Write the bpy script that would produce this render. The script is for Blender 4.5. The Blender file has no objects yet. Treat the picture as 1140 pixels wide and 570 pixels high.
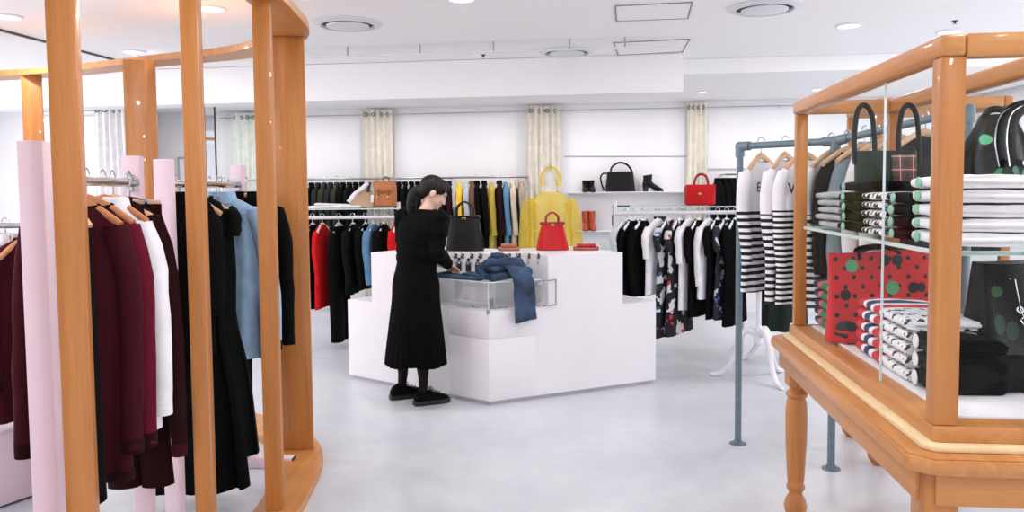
import bpy, bmesh, math, random
from mathutils import Vector, Matrix, Euler
from mathutils import noise as mnoise

S = bpy.context.scene
COL = S.collection
PI = math.pi
R = math.radians
random.seed(7)

# ------------------------------------------------------------------ camera
F_PX = 880.0
PITCH = R(3.3)
ROLL = 0.0095
PY0 = 263.0
CAM_H = 1.5
cam_data = bpy.data.cameras.new('camera')
cam_data.sensor_width = 36.0
cam_data.lens = 36.0 * F_PX / 1140.0
cam_data.shift_y = (PY0 - 285.0) / 1140.0
cam_data.clip_start = 0.05
cam_data.clip_end = 100
cam = bpy.data.objects.new('camera', cam_data)
COL.objects.link(cam)
CAM_M = Matrix.Translation((0, 0, CAM_H)) @ Euler((PI / 2 - PITCH, 0, 0)).to_matrix().to_4x4() @ Matrix.Rotation(-ROLL, 4, 'Z')
cam.matrix_world = CAM_M
S.camera = cam

def ray(px, py):
    d = Vector(((px - 570.0) / F_PX, -(py - PY0) / F_PX, -1.0))
    return (CAM_M.to_3x3() @ d)

def at(px, py, Y):
    """world point seen at pixel (px, py) at depth Y"""
    d = ray(px, py)
    return Vector((0, 0, CAM_H)) + d * (Y / d.y)

def on_z(px, py, z):
    d = ray(px, py)
    return Vector((0, 0, CAM_H)) + d * ((z - CAM_H) / d.z)

def xat(px, Y):
    return at(px, 212, Y).x

# ------------------------------------------------------------------ light
S.view_settings.view_transform = 'Standard'
S.view_settings.look = 'None'
S.view_settings.gamma = 1.0
S.view_settings.use_curve_mapping = False
S.view_settings.exposure = 0.02
W = bpy.data.worlds.new('shop_surroundings')
S.world = W
W.use_nodes = True
W.node_tree.nodes['Background'].inputs[0].default_value = (0.97, 0.96, 1.0, 1)
W.node_tree.nodes['Background'].inputs[1].default_value = 2.15
LAMP_W = 11.0       # watts of each recessed downlight
CEIL = 2.7

# ------------------------------------------------------------------ materials
def _mat(name):
    m = bpy.data.materials.new(name)
    m.use_nodes = True
    return m, m.node_tree.nodes, m.node_tree.links, m.node_tree.nodes['Principled BSDF']

def srgb(r, g, b):
    f = lambda c: (c / 255 / 12.92) if c / 255 <= 0.04045 else ((c / 255 + 0.055) / 1.055) ** 2.4
    return (f(r), f(g), f(b), 1.0)

def setin(bs, **k):
    for a, v in k.items():
        bs.inputs[a.replace('_', ' ')].default_value = v

_mc = {}
def plain(name, rgb, rough=0.5, metal=0.0, var=0.06, scale=6.0, bump=0.0, bscale=80.0, coat=0.0, spec=0.5):
    """solid colour with a gentle procedural mottling and optional fine bump"""
    if name in _mc:
        return _mc[name]
    m, N, L, bs = _mat(name)
    c = srgb(*rgb)
    tc = N.new('ShaderNodeTexCoord')
    nz = N.new('ShaderNodeTexNoise'); nz.inputs['Scale'].default_value = scale; nz.inputs['Detail'].default_value = 4
    L.new(tc.outputs['Object'], nz.inputs['Vector'])
    rp = N.new('ShaderNodeValToRGB')
    rp.color_ramp.elements[0].position = 0.3; rp.color_ramp.elements[1].position = 0.7
    rp.color_ramp.elements[0].color = tuple(x * (1 - var) for x in c[:3]) + (1,)
    rp.color_ramp.elements[1].color = tuple(min(1, x * (1 + var)) for x in c[:3]) + (1,)
    L.new(nz.outputs['Fac'], rp.inputs[0]); L.new(rp.outputs[0], bs.inputs['Base Color'])
    setin(bs, Roughness=rough, Metallic=metal)
    bs.inputs['Coat Weight'].default_value = coat
    bs.inputs['Specular IOR Level'].default_value = spec
    if bump:
        n2 = N.new('ShaderNodeTexNoise'); n2.inputs['Scale'].default_value = bscale; n2.inputs['Detail'].default_value = 3
        L.new(tc.outputs['Object'], n2.inputs['Vector'])
        bp = N.new('ShaderNodeBump'); bp.inputs['Strength'].default_value = bump; bp.inputs['Distance'].default_value = 0.004
        L.new(n2.outputs['Fac'], bp.inputs['Height']); L.new(bp.outputs[0], bs.inputs['Normal'])
    _mc[name] = m
    return m

def fabric(name, rgb, rough=0.9):
    return plain('fabric ' + name, rgb, rough, 0, 0.10, 9, 0.25, 160, spec=0.1)

def wood(name, light, dark, axis='z', rough=0.38):
    if name in _mc:
        return _mc[name]
    m, N, L, bs = _mat(name)
    tc = N.new('ShaderNodeTexCoord'); mp = N.new('ShaderNodeMapping')
    sc = {'x': (0.7, 14, 14), 'y': (14, 0.7, 14), 'z': (14, 14, 0.7)}[axis]
    mp.inputs['Scale'].default_value = sc
    L.new(tc.outputs['Object'], mp.inputs['Vector'])
    n1 = N.new('ShaderNodeTexNoise'); n1.inputs['Scale'].default_value = 1.6; n1.inputs['Detail'].default_value = 6; n1.inputs['Distortion'].default_value = 0.6
    n2 = N.new('ShaderNodeTexNoise'); n2.inputs['Scale'].default_value = 9; n2.inputs['Detail'].default_value = 5
    L.new(mp.outputs[0], n1.inputs['Vector']); L.new(mp.outputs[0], n2.inputs['Vector'])
    mx = N.new('ShaderNodeMath'); mx.operation = 'MULTIPLY_ADD'; mx.inputs[1].default_value = 0.35
    L.new(n2.outputs['Fac'], mx.inputs[0]); L.new(n1.outputs['Fac'], mx.inputs[2])
    rp = N.new('ShaderNodeValToRGB')
    rp.color_ramp.elements[0].position = 0.40; rp.color_ramp.elements[1].position = 0.92
    rp.color_ramp.elements[0].color = srgb(*light); rp.color_ramp.elements[1].color = srgb(*dark)
    L.new(mx.outputs[0], rp.inputs[0]); L.new(rp.outputs[0], bs.inputs['Base Color'])
    setin(bs, Roughness=rough)
    bs.inputs['Coat Weight'].default_value = 0.15
    bp = N.new('ShaderNodeBump'); bp.inputs['Strength'].default_value = 0.08; bp.inputs['Distance'].default_value = 0.002
    L.new(n2.outputs['Fac'], bp.inputs['Height']); L.new(bp.outputs[0], bs.inputs['Normal'])
    _mc[name] = m
    return m

def glass(name, tint=(0.988, 0.997, 0.994), refl=0.35, alpha=0.03):
    """thin clear glass: mostly transparent, a little glossy reflection by angle"""
    if name in _mc:
        return _mc[name]
    m, N, L, bs = _mat(name)
    tr = N.new('ShaderNodeBsdfTransparent'); tr.inputs[0].default_value = tint + (1,)
    gl = N.new('ShaderNodeBsdfGlossy'); gl.inputs['Roughness'].default_value = 0.02
    lw = N.new('ShaderNodeLayerWeight'); lw.inputs[0].default_value = 0.25
    mu = N.new('ShaderNodeMath'); mu.operation = 'MULTIPLY_ADD'; mu.inputs[1].default_value = refl * 0.09; mu.inputs[2].default_value = alpha * 0.15
    L.new(lw.outputs['Fresnel'], mu.inputs[0])
    mix = N.new('ShaderNodeMixShader')
    L.new(mu.outputs[0], mix.inputs[0]); L.new(tr.outputs[0], mix.inputs[1]); L.new(gl.outputs[0], mix.inputs[2])
    L.new(mix.outputs[0], N['Material Output'].inputs['Surface'])
    _mc[name] = m
    return m

class G:
    """tiny node-graph helper for patterned cloth"""
    def __init__(s, name, rough=0.85, coat=0.0):
        s.m, s.N, s.L, s.bs = _mat(name)
        s.tc = s.N.new('ShaderNodeTexCoord')
        s.sep = s.N.new('ShaderNodeSeparateXYZ')
        s.L.new(s.tc.outputs['Object'], s.sep.inputs[0])
        setin(s.bs, Roughness=rough)
        s.bs.inputs['Coat Weight'].default_value = coat
        s.x, s.y, s.z = s.sep.outputs
        s.vec = s.tc.outputs['Object']
    def op(s, o, a, b=None, c=None):
        n = s.N.new('ShaderNodeMath'); n.operation = o
        for i, v in enumerate((a, b, c)):
            if v is None: continue
            if isinstance(v, (int, float)): n.inputs[i].default_value = v
            else: s.L.new(v, n.inputs[i])
        return n.outputs[0]
    def mix(s, fac, a, b):
        n = s.N.new('ShaderNodeMix'); n.data_type = 'RGBA'
        if isinstance(fac, (int, float)): n.inputs[0].default_value = fac
        else: s.L.new(fac, n.inputs[0])
        for i, v in ((6, a), (7, b)):
            if isinstance(v, tuple): n.inputs[i].default_value = v
            else: s.L.new(v, n.inputs[i])
        return n.outputs[2]
    def noise(s, scale, detail=3):
        n = s.N.new('ShaderNodeTexNoise'); n.inputs['Scale'].default_value = scale; n.inputs['Detail'].default_value = detail
        s.L.new(s.vec, n.inputs['Vector'])
        return n.outputs['Fac']
    def voro(s, scale, rnd=1.0, feature='F1'):
        n = s.N.new('ShaderNodeTexVoronoi'); n.inputs['Scale'].default_value = scale; n.inputs['Randomness'].default_value = rnd; n.feature = feature
        s.L.new(s.vec, n.inputs['Vector'])
        return n
    def stripe(s, coord, period, frac, phase=0.0):
        a = s.op('MULTIPLY_ADD', coord, 1.0 / period, 50.0 + phase)
        return s.op('LESS_THAN', s.op('FRACT', a), frac)
    def lattice(s, u, v, period, r):
        """staggered round dots on the plane (u, v)"""
        def one(off):
            fu = s.op('SUBTRACT', s.op('FRACT', s.op('MULTIPLY_ADD', u, 1 / period, 50 + off)), 0.5)
            fv = s.op('SUBTRACT', s.op('FRACT', s.op('MULTIPLY_ADD', v, 1 / period, 50 + off)), 0.5)
            d = s.op('ADD', s.op('MULTIPLY', fu, fu), s.op('MULTIPLY', fv, fv))
            return s.op('LESS_THAN', d, (r / period) ** 2)
        return s.op('MAXIMUM', one(0.0), one(0.5))
    def disc(s, u, v, cu, cv, ru, rv=None):
        rv = rv or ru
        a = s.op('MULTIPLY', s.op('SUBTRACT', u, cu), 1 / ru); b = s.op('MULTIPLY', s.op('SUBTRACT', v, cv), 1 / rv)
        return s.op('LESS_THAN', s.op('ADD', s.op('MULTIPLY', a, a), s.op('MULTIPLY', b, b)), 1.0)
    def done(s, col):
        s.L.new(col, s.bs.inputs['Base Color'])
        return s.m

# ------------------------------------------------------------------ mesh building
class MB:
    def __init__(s):
        s.bm = bmesh.new(); s.mi = 0
    def _add(s, bm2, mat=None):
        me = bpy.data.meshes.new('tmp'); 
        for f in bm2.faces: f.material_index = s.mi
        bm2.to_mesh(me); bm2.free(); s.bm.from_mesh(me); bpy.data.meshes.remove(me)
    def box(s, c, size, bevel=0.0, rot=None, seg=2):
        b = bmesh.new(); bmesh.ops.create_cube(b, size=1)
        for v in b.verts: v.co = Vector((v.co.x * size[0], v.co.y * size[1], v.co.z * size[2]))
        if bevel: bmesh.ops.bevel(b, geom=list(b.edges), offset=bevel, segments=seg, profile=0.5, affect='EDGES')
        M = Matrix.Translation(c)
        if rot is not None: M = M @ Euler(rot).to_matrix().to_4x4()
        bmesh.ops.transform(b, matrix=M, verts=b.verts); s._add(b); return s
    def prism(s, poly, z0, z1, bevel=0.0):
        b = bmesh.new()
        lo = [b.verts.new((x, y, z0)) for x, y in poly]; hi = [b.verts.new((x, y, z1)) for x, y in poly]
        n = len(poly)
        b.faces.new(list(reversed(lo))); b.faces.new(hi)
        for i in range(n): b.faces.new((lo[i], lo[(i + 1) % n], hi[(i + 1) % n], hi[i]))
        bmesh.ops.recalc_face_normals(b, faces=b.faces)
        if bevel: bmesh.ops.bevel(b, geom=list(b.edges), offset=bevel, segments=2, profile=0.5, affect='EDGES')
        s._add(b); return s
    def loft(s, rings, closed=True, cap0=True, cap1=True):
        b = bmesh.new(); vs = [[b.verts.new(p) for p in r] for r in rings]; n = len(rings[0])
        for i in range(len(rings) - 1):
            for j in range(n if closed else n - 1):
                k = (j + 1) % n
                try: b.faces.new((vs[i][j], vs[i][k], vs[i + 1][k], vs[i + 1][j]))
                except ValueError: pass
        if closed and cap0: b.faces.new(list(reversed(vs[0])))
        if closed and cap1: b.faces.new(vs[-1])
        bmesh.ops.recalc_face_normals(b, faces=b.faces)
        s._add(b); return s
    def tube(s, pts, r, seg=8, caps=True, flat=1.0, up=None):
        """r: number or list; flat squashes the section along the second axis"""
        pts = [Vector(p) for p in pts]; n = len(pts)
        rs = r if isinstance(r, (list, tuple)) else [r] * n
        rings = []; prev = None
        for i, p in enumerate(pts):
            t = (pts[min(i + 1, n - 1)] - pts[max(i - 1, 0)])
            t = t.normalized() if t.length > 1e-9 else Vector((0, 0, 1))
            if prev is None:
                a = Vector(up) if up else (Vector((0, 1, 0)) if abs(t.y) < 0.9 else Vector((1, 0, 0)))
            else: a = prev
            a = (a - t * a.dot(t)).normalized(); bb = t.cross(a); prev = a
            rr = rs[i]; ra, rb = rr if isinstance(rr, (tuple, list)) else (rr, rr * flat)
            rings.append([p + a * (math.sin(2 * PI * k / seg) * rb) + bb * (math.cos(2 * PI * k / seg) * ra) for k in range(seg)])
        return s.loft(rings, True, caps, caps)
    def lathe(s, prof, c=(0, 0, 0), seg=20, cap=True):
        c = Vector(c)
        rings = [[c + Vector((r * math.cos(2 * PI * k / seg), r * math.sin(2 * PI * k / seg), z)) for k in range(seg)] for r, z in prof]
        return s.loft(rings, True, cap, cap)
    def ball(s, c, rad, seg=14, rings=9, rot=None):
        b = bmesh.new(); bmesh.ops.create_uvsphere(b, u_segments=seg, v_segments=rings, radius=1)
        rad = rad if isinstance(rad, (tuple, list)) else (rad,) * 3
        for v in b.verts: v.co = Vector((v.co.x * rad[0], v.co.y * rad[1], v.co.z * rad[2]))
        M = Matrix.Translation(c)
        if rot is not None: M = M @ Euler(rot).to_matrix().to_4x4()
        bmesh.ops.transform(b, matrix=M, verts=b.verts); s._add(b); return s
    def cyl(s, a, b_, r, seg=14):
        return s.tube([a, b_], r, seg)
    def ring(s, c, R_, r, seg=20, sub=6, rot=None, arc=2 * PI):
        n = seg
        full = arc >= 2 * PI - 1e-6
        rr = Euler(rot).to_matrix() if rot is not None else Matrix.Identity(3)
        rings = []
        for i in range(n + 1 if not full else n):
            a = arc * i / n
            rings.append([Vector(c) + rr @ Vector(((R_ + r * math.cos(2 * PI * k / sub)) * math.cos(a), (R_ + r * math.cos(2 * PI * k / sub)) * math.sin(a), r * math.sin(2 * PI * k / sub))) for k in range(sub)])
        if full: rings.append(rings[0])
        s.loft(rings, True, not full, not full)
        if full: bmesh.ops.remove_doubles(s.bm, verts=s.bm.verts, dist=1e-6)
        return s
    def use(s, i): s.mi = i; return s
    def noise(s, amp, scale, seed=0):
        for v in s.bm.verts:
            p = v.co * scale + Vector((seed * 7.3, seed * 3.1, seed))
            v.co += Vector((mnoise.noise(p), mnoise.noise(p + Vector((31, 0, 0))), mnoise.noise(p + Vector((0, 57, 0))))) * amp
        return s
    def xf(s, M):
        bmesh.ops.transform(s.bm, matrix=M, verts=s.bm.verts); return s
    def build(s, name, mat, parent=None, sharp=38, smooth=True):
        bm = s.bm
        bm.normal_update()
        if smooth:
            for f in bm.faces: f.smooth = True
            lim = R(sharp)
            for e in bm.edges:
                if len(e.link_faces) == 2 and e.calc_face_angle(0.0) > lim: e.smooth = False
        me = bpy.data.meshes.new(name); bm.to_mesh(me); bm.free()
        for m in (mat if isinstance(mat, (list, tuple)) else [mat]): me.materials.append(m)
        o = bpy.data.objects.new(name, me); COL.objects.link(o)
        if parent is not None: o.parent = parent
        return o

def thing(name, label, cat, loc=(0, 0, 0), rz=0.0, group=None, rot=None):
    o = bpy.data.objects.new(name, None); COL.objects.link(o)
    o.empty_display_size = 0.1
    o.location = loc; o.rotation_euler = rot if rot else (0, 0, rz)
    o['label'] = label; o['category'] = cat
    if group: o['group'] = group
    return o

def tag(o, label, cat, group=None, kind=None):
    o['label'] = label; o['category'] = cat
    if group: o['group'] = group
    if kind: o['kind'] = kind
    return o

def struct(o):
    o['kind'] = 'structure'; return o

def copy_thing(root, label=None, loc=None, rz=None):
    r = root.copy(); COL.objects.link(r)
    if label: r['label'] = label
    if loc is not None: r.location = loc
    if rz is not None: r.rotation_euler = (0, 0, rz)
    for ch in root.children:
        c = ch.copy(); COL.objects.link(c); c.parent = r
        for g in ch.children:
            d = g.copy(); COL.objects.link(d); d.parent = c
    return r

def lerp(a, b, t): return a + (b - a) * t

def smooth_path(pts, n=6):
    """Catmull-Rom through the points"""
    P = [Vector(p) for p in pts]; out = []
    for i in range(len(P) - 1):
        p0 = P[max(i - 1, 0)]; p1 = P[i]; p2 = P[i + 1]; p3 = P[min(i + 2, len(P) - 1)]
        for k in range(n):
            t = k / n
            out.append(0.5 * ((2 * p1) + (p2 - p0) * t + (2 * p0 - 5 * p1 + 4 * p2 - p3) * t * t + (3 * p1 - p0 - 3 * p2 + p3) * t ** 3))
    out.append(P[-1]); return out

# shared materials
MAPLE = wood('maple upright', (204, 136, 72), (172, 106, 48), 'z')
MAPLE_X = wood('maple along x', (212, 148, 86), (182, 118, 60), 'x')
MAPLE_Y = wood('maple along y', (212, 148, 86), (182, 118, 60), 'y')
MAPLE_PALE = wood('pale maple bead', (244, 222, 178), (232, 204, 156), 'y')
HANGER_WOOD = wood('hanger beech', (228, 188, 148), (206, 162, 122), 'x', 0.45)
HANGER_RED = wood('hanger stained beech', (206, 138, 92), (176, 108, 66), 'x', 0.45)
WHITE_PAINT = plain('white paint', (236, 233, 238), 0.55, var=0.012)
WHITE_LAM = plain('white laminate', (238, 235, 240), 0.4, var=0.01)
PINK = plain('pink lacquer', (238, 214, 226), 0.45, var=0.02)
CHROME = plain('chrome', (205, 207, 210), 0.18, 1.0, 0.02)
STEEL = plain('brushed steel', (170, 172, 176), 0.32, 1.0, 0.05)
GALV = plain('galvanised pipe', (112, 130, 140), 0.42, 0.35, 0.12, 30)
BLACK_PL = plain('black plastic', (18, 18, 20), 0.4, var=0.05)
GLASS = glass('clear glass')
GLASS_EDGE = plain('glass edge', (212, 226, 225), 0.2, var=0.02)
HANGER_WHITE = plain('white hanger plastic', (238, 236, 240), 0.4, var=0.01)
BLK = fabric('black wool', (8, 8, 9))
BLK2 = fabric('black cotton', (11, 10, 11))
WHT = fabric('white cotton', (238, 236, 241))
# ================================================================== the room
def wall_y(x): return 10.25 - 0.128 * (x + 2.6)

# floor: pale polished screed
def floor_mat():
    g = G('polished screed', 0.34)
    a = g.noise(0.9, 6); b = g.noise(7, 6)
    f = g.op('MULTIPLY_ADD', b, 0.35, g.op('MULTIPLY', a, 0.8))
    r = g.N.new('ShaderNodeValToRGB')
    r.color_ramp.elements[0].position = 0.35; r.color_ramp.elements[0].color = srgb(190, 196, 204)
    r.color_ramp.elements[1].position = 0.75; r.color_ramp.elements[1].color = srgb(214, 216, 222)
    g.L.new(f, r.inputs[0])
    g.bs.inputs['Specular IOR Level'].default_value = 0.4
    return g.done(r.outputs[0])
struct(MB().prism([(-6.5, -1.5), (5.6, -1.5), (5.6, 10.9), (-6.5, 10.9)], -0.12, 0.0).build('floor', floor_mat()))
CEIL_M = plain('ceiling plaster', (251, 250, 251), 0.7, var=0.01)
WALL_M = plain('wall plaster', (242, 241, 244), 0.7, var=0.01)
struct(MB().prism([(-6.5, -1.5), (5.6, -1.5), (5.6, 10.9), (-6.5, 10.9)], CEIL, CEIL + 0.1).build('ceiling', CEIL_M))
bw = MB().prism([(-6.5, wall_y(-6.5)), (5.6, wall_y(5.6)), (5.6, wall_y(5.6) + 0.15), (-6.5, wall_y(-6.5) + 0.15)], 0, CEIL)
struct(bw.build('wall_back', WALL_M))
struct(MB().box((-6.43, 9.55, 1.35), (0.14, 2.7, 2.7)).build('wall_left', WALL_M))
struct(MB().box((5.53, 9.0, 1.35), (0.14, 3.8, 2.7)).build('wall_right', WALL_M))

struct(MB().box((-0.45, -1.43, 1.35), (12.1, 0.14, 2.7)).build('wall_light_blocker', WALL_M))  # unseen wall added behind the camera to darken the faces turned to it

# lowered soffit along the back wall, with a deeper bulkhead on the left part of it
sy = lambda x, y0: y0 - 0.128 * x
poly = [(-6.3, sy(-6.3, 7.6)), (5.4, sy(5.4, 7.6)), (5.4, wall_y(5.4) - 0.002), (-6.3, wall_y(-6.3) - 0.002)]
struct(MB().prism(poly, 2.56, CEIL - 0.002).build('trim_1', CEIL_M))
xr = at(757, 80, 7.2).x
poly = [(-6.3, sy(-6.3, 7.25)), (xr, sy(xr, 7.25)), (xr, sy(xr, 7.55)), (-6.3, sy(-6.3, 7.55))]
struct(MB().prism(poly, 2.36, CEIL - 0.004).build('trim_2', CEIL_M))
# picture joints in the back wall panelling
JOINT = plain('grey panel joint', (176, 174, 180), 0.6, var=0.02)
n = 3
for (x0, x1, py) in ((628, 764, 174), (788, 900, 188)):
    a = at(x0, py, wall_y(xat(x0, 10)) - 0.008); b = at(x1, py, wall_y(xat(x1, 9.6)) - 0.008)
    struct(MB().tube([a, b], 0.006, 6).build('trim_%d' % n, JOINT)); n += 1

# glass smoke curtain hanging from the ceiling
root = thing('smoke_curtain', 'clear glass smoke barrier hanging from ceiling before the white bulkhead', 'glass panel', (0, 0, 0))
GL2 = glass('smoke barrier glass', (0.985, 0.99, 0.99), 0.25, 0.02)
gy = lambda x: sy(x, 6.42)
xs = [xat(p, gy(xat(p, 6.4))) for p in (155, 233, 311, 390, 470, 551, 635, 696, 757)]
for a, b in zip(xs[:-1], xs[1:]):
    MB().prism([(a + .004, gy(a)), (b - .004, gy(b)), (b - .004, gy(b) + .008), (a + .004, gy(a) + .008)], 2.62, CEIL - 0.001).build('glass_pane', GL2, root)
    MB().box((a, gy(a) + .004, 2.66), (0.012, 0.014, 0.078)).build('pane_clip', JOINT, root)
MB().prism([(xs[0], gy(xs[0]) - .006), (xs[-1], gy(xs[-1]) - .006), (xs[-1], gy(xs[-1]) + .014), (xs[0], gy(xs[0]) + .014)], 2.612, 2.622).build('bottom_rail', WHITE_PAINT, root)

# round ceiling diffusers
DIFF = plain('diffuser enamel', (226, 230, 234), 0.4, var=0.01)
DARKGAP = plain('diffuser gap', (52, 62, 68), 0.7, var=0.05)
def diffuser(px, py, label):
    p = on_z(px, py, CEIL)
    t = thing('ceiling_diffuser', label, 'air diffuser', (p.x, p.y, CEIL), 0, 'round ceiling diffusers')
    MB().lathe([(0.245, -0.001), (0.245, -0.008), (0.205, -0.022), (0.19, -0.022), (0.185, -0.004), (0.19, -0.001)], seg=40, cap=False).build('outer_ring', DIFF, t)
    MB().lathe([(0.188, -0.002), (0.188, -0.004), (0.001, -0.004), (0.001, -0.002)], seg=32).build('air_gap', DARKGAP, t)
    MB().lathe([(0.0005, -0.005), (0.1, -0.005), (0.152, -0.018), (0.15, -0.026), (0.10, -0.034), (0.0005, -0.036)], seg=36).build('centre_cone', DIFF, t)
    return t
diffuser(387, 26, 'round ceiling diffuser beside the wooden frame, leftmost of three')
diffuser(631, 57, 'round ceiling diffuser behind the glass smoke barrier')
diffuser(851, 8, 'round ceiling diffuser at top right, above the pipe rack')

# access panels: a flush leaf and a thin dark frame
def access_panel(corners, label):
    P = [on_z(x, y, CEIL) for x, y in corners]
    c = sum(P, Vector()) / 4
    t = thing('ceiling_access_panel', label, 'access panel', (c.x, c.y, CEIL))
    q = [(p.x - c.x, p.y - c.y) for p in P]
    MB().prism([(x * .96, y * .96) for x, y in q], -0.004, -0.0005).build('panel_leaf', CEIL_M, t)
    fr = MB()
    for i in range(4):
        a = Vector((*q[i], -0.003)); b = Vector((*q[(i + 1) % 4], -0.003))
        fr.tube([a, b], 0.0045, 6)
    fr.build('panel_frame', plain('dark shadow gap', (140, 142, 148), 0.6), t)
access_panel([(686, 23), (766, 20), (771, 2), (685, 6)], 'square ceiling access panel nearest, above the red handbag shelf')
access_panel([(688, 61), (760, 57), (768, 43), (683, 47)], 'square ceiling access panel behind the glass smoke barrier')

# recessed downlights (each carries its own lamp)
LENS = plain('frosted lens', (250, 250, 250), 0.4, var=0.0)
nt = LENS.node_tree; nt.nodes['Principled BSDF'].inputs['Emission Color'].default_value = (1, 0.98, 0.96, 1); nt.nodes['Principled BSDF'].inputs['Emission Strength'].default_value = 2.0
LD = bpy.data.lights.new('downlight_lamp', 'AREA'); LD.shape = 'DISK'; LD.size = 0.14; LD.energy = LAMP_W; LD.color = (1.0, 0.975, 0.96)
def downlight(x, y, label, group=None):
    t = thing('downlight', label, 'ceiling light', (x, y, CEIL), 0, group or 'recessed downlights')
    MB().lathe([(0.098, -0.0005), (0.098, -0.006), (0.08, -0.012), (0.078, -0.002)], seg=28, cap=False).build('trim_ring', WHITE_PAINT, t)
    MB().lathe([(0.0005, -0.003), (0.078, -0.003), (0.078, -0.006), (0.0005, -0.006)], seg=24).build('lens', LENS, t)
    l = bpy.data.objects.new('lamp', LD); COL.objects.link(l); l.parent = t; l.location = (0, 0, -0.016)
for px, py, lab in ((945, 28, 'small recessed ceiling downlight at upper right above the wooden showcase'),
                    (235, 9, 'recessed ceiling downlight between the front wooden posts'),
                    (148, 57, 'recessed ceiling downlight above the back wooden rail'),
                    (8, 18, 'recessed ceiling downlight at the top left corner')):
    p = on_z(px, py, CEIL); downlight(p.x, p.y, lab)
for x, y in ((-4.6, 2.0), (-2.4, 2.2), (-0.3, 2.2), (1.6, 2.0), (3.6, 2.2), (-2.6, 3.6), (0.2, 3.7), (3.9, 4.0), (-0.3, 5.0), (-2.4, 0.4), (1.5, 0.4), (0.2, 0.8), (3.4, 6.2), (-4.9, 4.0), (-5.2, 7.0)):
    downlight(x, y, 'recessed ceiling downlight above the shop floor, out of the picture')
LD2 = bpy.data.lights.new('soffit_lamp', 'AREA'); LD2.shape = 'DISK'; LD2.size = 0.09; LD2.energy = LAMP_W * .7; LD2.color = LD.color
# lamps in the soffit washing the back wall
for x in (-5.2, -3.9, -2.7, -1.5, -0.3, 0.9, 2.1, 3.3, 4.5):
    t = thing('wall_washer', 'small recessed downlight in the soffit above the back wall', 'ceiling light', (x, wall_y(x) - (0.9 if x > -4.2 else 1.75), 2.56), 0, 'soffit downlights')
    MB().lathe([(0.06, -0.0005), (0.06, -0.004), (0.05, -0.008), (0.048, -0.002)], seg=20, cap=False).build('trim_ring', WHITE_PAINT, t)
    MB().lathe([(0.0005, -0.002), (0.048, -0.002), (0.048, -0.004), (0.0005, -0.004)], seg=16).build('lens', LENS, t)
    l = bpy.data.objects.new('lamp', LD2); COL.objects.link(l); l.parent = t; l.location = (0, 0, -0.012)

# sprinkler heads
for px, py, lab in ((538, 61, 'tiny dark sprinkler head on ceiling left of centre'), (811, 67, 'tiny dark sprinkler head on ceiling right of the access panels'), (1063, 23, 'tiny dark sprinkler head on ceiling over the right showcase')):
    p = on_z(px, py, CEIL)
    t = thing('sprinkler_head', lab, 'sprinkler', (p.x, p.y, CEIL))
    MB().lathe([(0.022, -0.0005), (0.022, -0.004), (0.008, -0.008), (0.008, -0.022)], seg=12).build('cup', BLACK_PL, t)
    MB().lathe([(0.016, -0.022), (0.016, -0.025), (0.001, -0.025), (0.001, -0.022)], seg=12).build('deflector', STEEL, t)
# dark recessed track in the left ceiling
a = on_z(-40, 22, CEIL); b = on_z(131, 67, CEIL); c = on_z(174, 78, CEIL); d = on_z(198, 86, CEIL)
TR = plain('dark track', (60, 62, 66), 0.5)
tr = MB(); tr.box(((a.x + b.x) / 2, (a.y + b.y) / 2, CEIL - 0.006), (0.035, (b - a).length, 0.012), rot=(0, 0, math.atan2(b.y - a.y, b.x - a.x) - PI / 2))
tag(tr.build('ceiling_track', TR), 'dark slot track running along the ceiling at upper left', 'ceiling track')
tr = MB(); tr.box(((c.x + d.x) / 2, (c.y + d.y) / 2, CEIL - 0.006), (0.025, (d - c).length, 0.012), rot=(0, 0, math.atan2(d.y - c.y, d.x - c.x) - PI / 2))
tag(tr.build('ceiling_track', TR), 'short thin ceiling track beyond the wide back wooden board', 'ceiling track')

# curtains hung on a thin rod along the back wall
CURT = fabric('cream linen', (226, 220, 208))
CURT_W = fabric('white linen', (240, 238, 240))
CURT_G = fabric('pale green linen', (222, 228, 220))
GROM = plain('grommet steel', (120, 118, 116), 0.3, 0.9)
rod_off = 0.1
ROD_Z = 2.47
def curtain(name, label, px0, px1, mat, y_of, top, bottom=0.03, folds=5, grom=4):
    Yc = y_of(0.5 * (xat(px0, 10) + xat(px1, 10)))
    x0, x1 = xat(px0, Yc), xat(px1, Yc)
    w = x1 - x0
    t = thing(name, label, 'curtain', ((x0 + x1) / 2, y_of((x0 + x1) / 2), 0), 0)
    rings = []
    nseg = folds * 10
    for j in range(14):
        v = j / 13; z = lerp(top + 0.06, bottom, v)
        amp = lerp(0.018, 0.026, v); ww = w * (1 + 0.06 * math.sin(v * 2.2))
        row = []
        for k in range(nseg + 1):
            u = k / nseg
            y = amp * math.sin(u * folds * 2 * PI + 0.4 * math.sin(v * 5 + u * 3))
            row.append(Vector(((u - .5) * ww + 0.006 * math.sin(v * 9 + u * 20), y, z)))
        rings.append(row + [p + Vector((0, 0.004, 0)) for p in reversed(row)])
    MB().loft(rings, True, True, True).build('cloth', mat, t, 60)
    for k in range(grom):
        u = (k + .5) / grom
        MB().ring(((u - .5) * w, -0.0 + 0.018 * math.sin(u * folds * 2 * PI) - 0.005, top), 0.022, 0.006, 16, 6, rot=(PI / 2, 0, 0)).build('grommet', GROM, t)
    return t
wc = lambda x: wall_y(x) - rod_off - 0.02
curtain('linen_curtain', 'cream curtain hanging on the back wall behind the tan backpack', 405, 438, CURT, wc, ROD_Z, folds=5)
curtain('linen_curtain', 'cream curtain hanging on the back wall above the yellow raincoat', 587, 623, CURT, wc, ROD_Z, folds=6)
curtain('linen_curtain', 'narrow cream curtain on the back wall behind the red satchel', 765, 787, CURT, wc, ROD_Z, folds=4)
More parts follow.
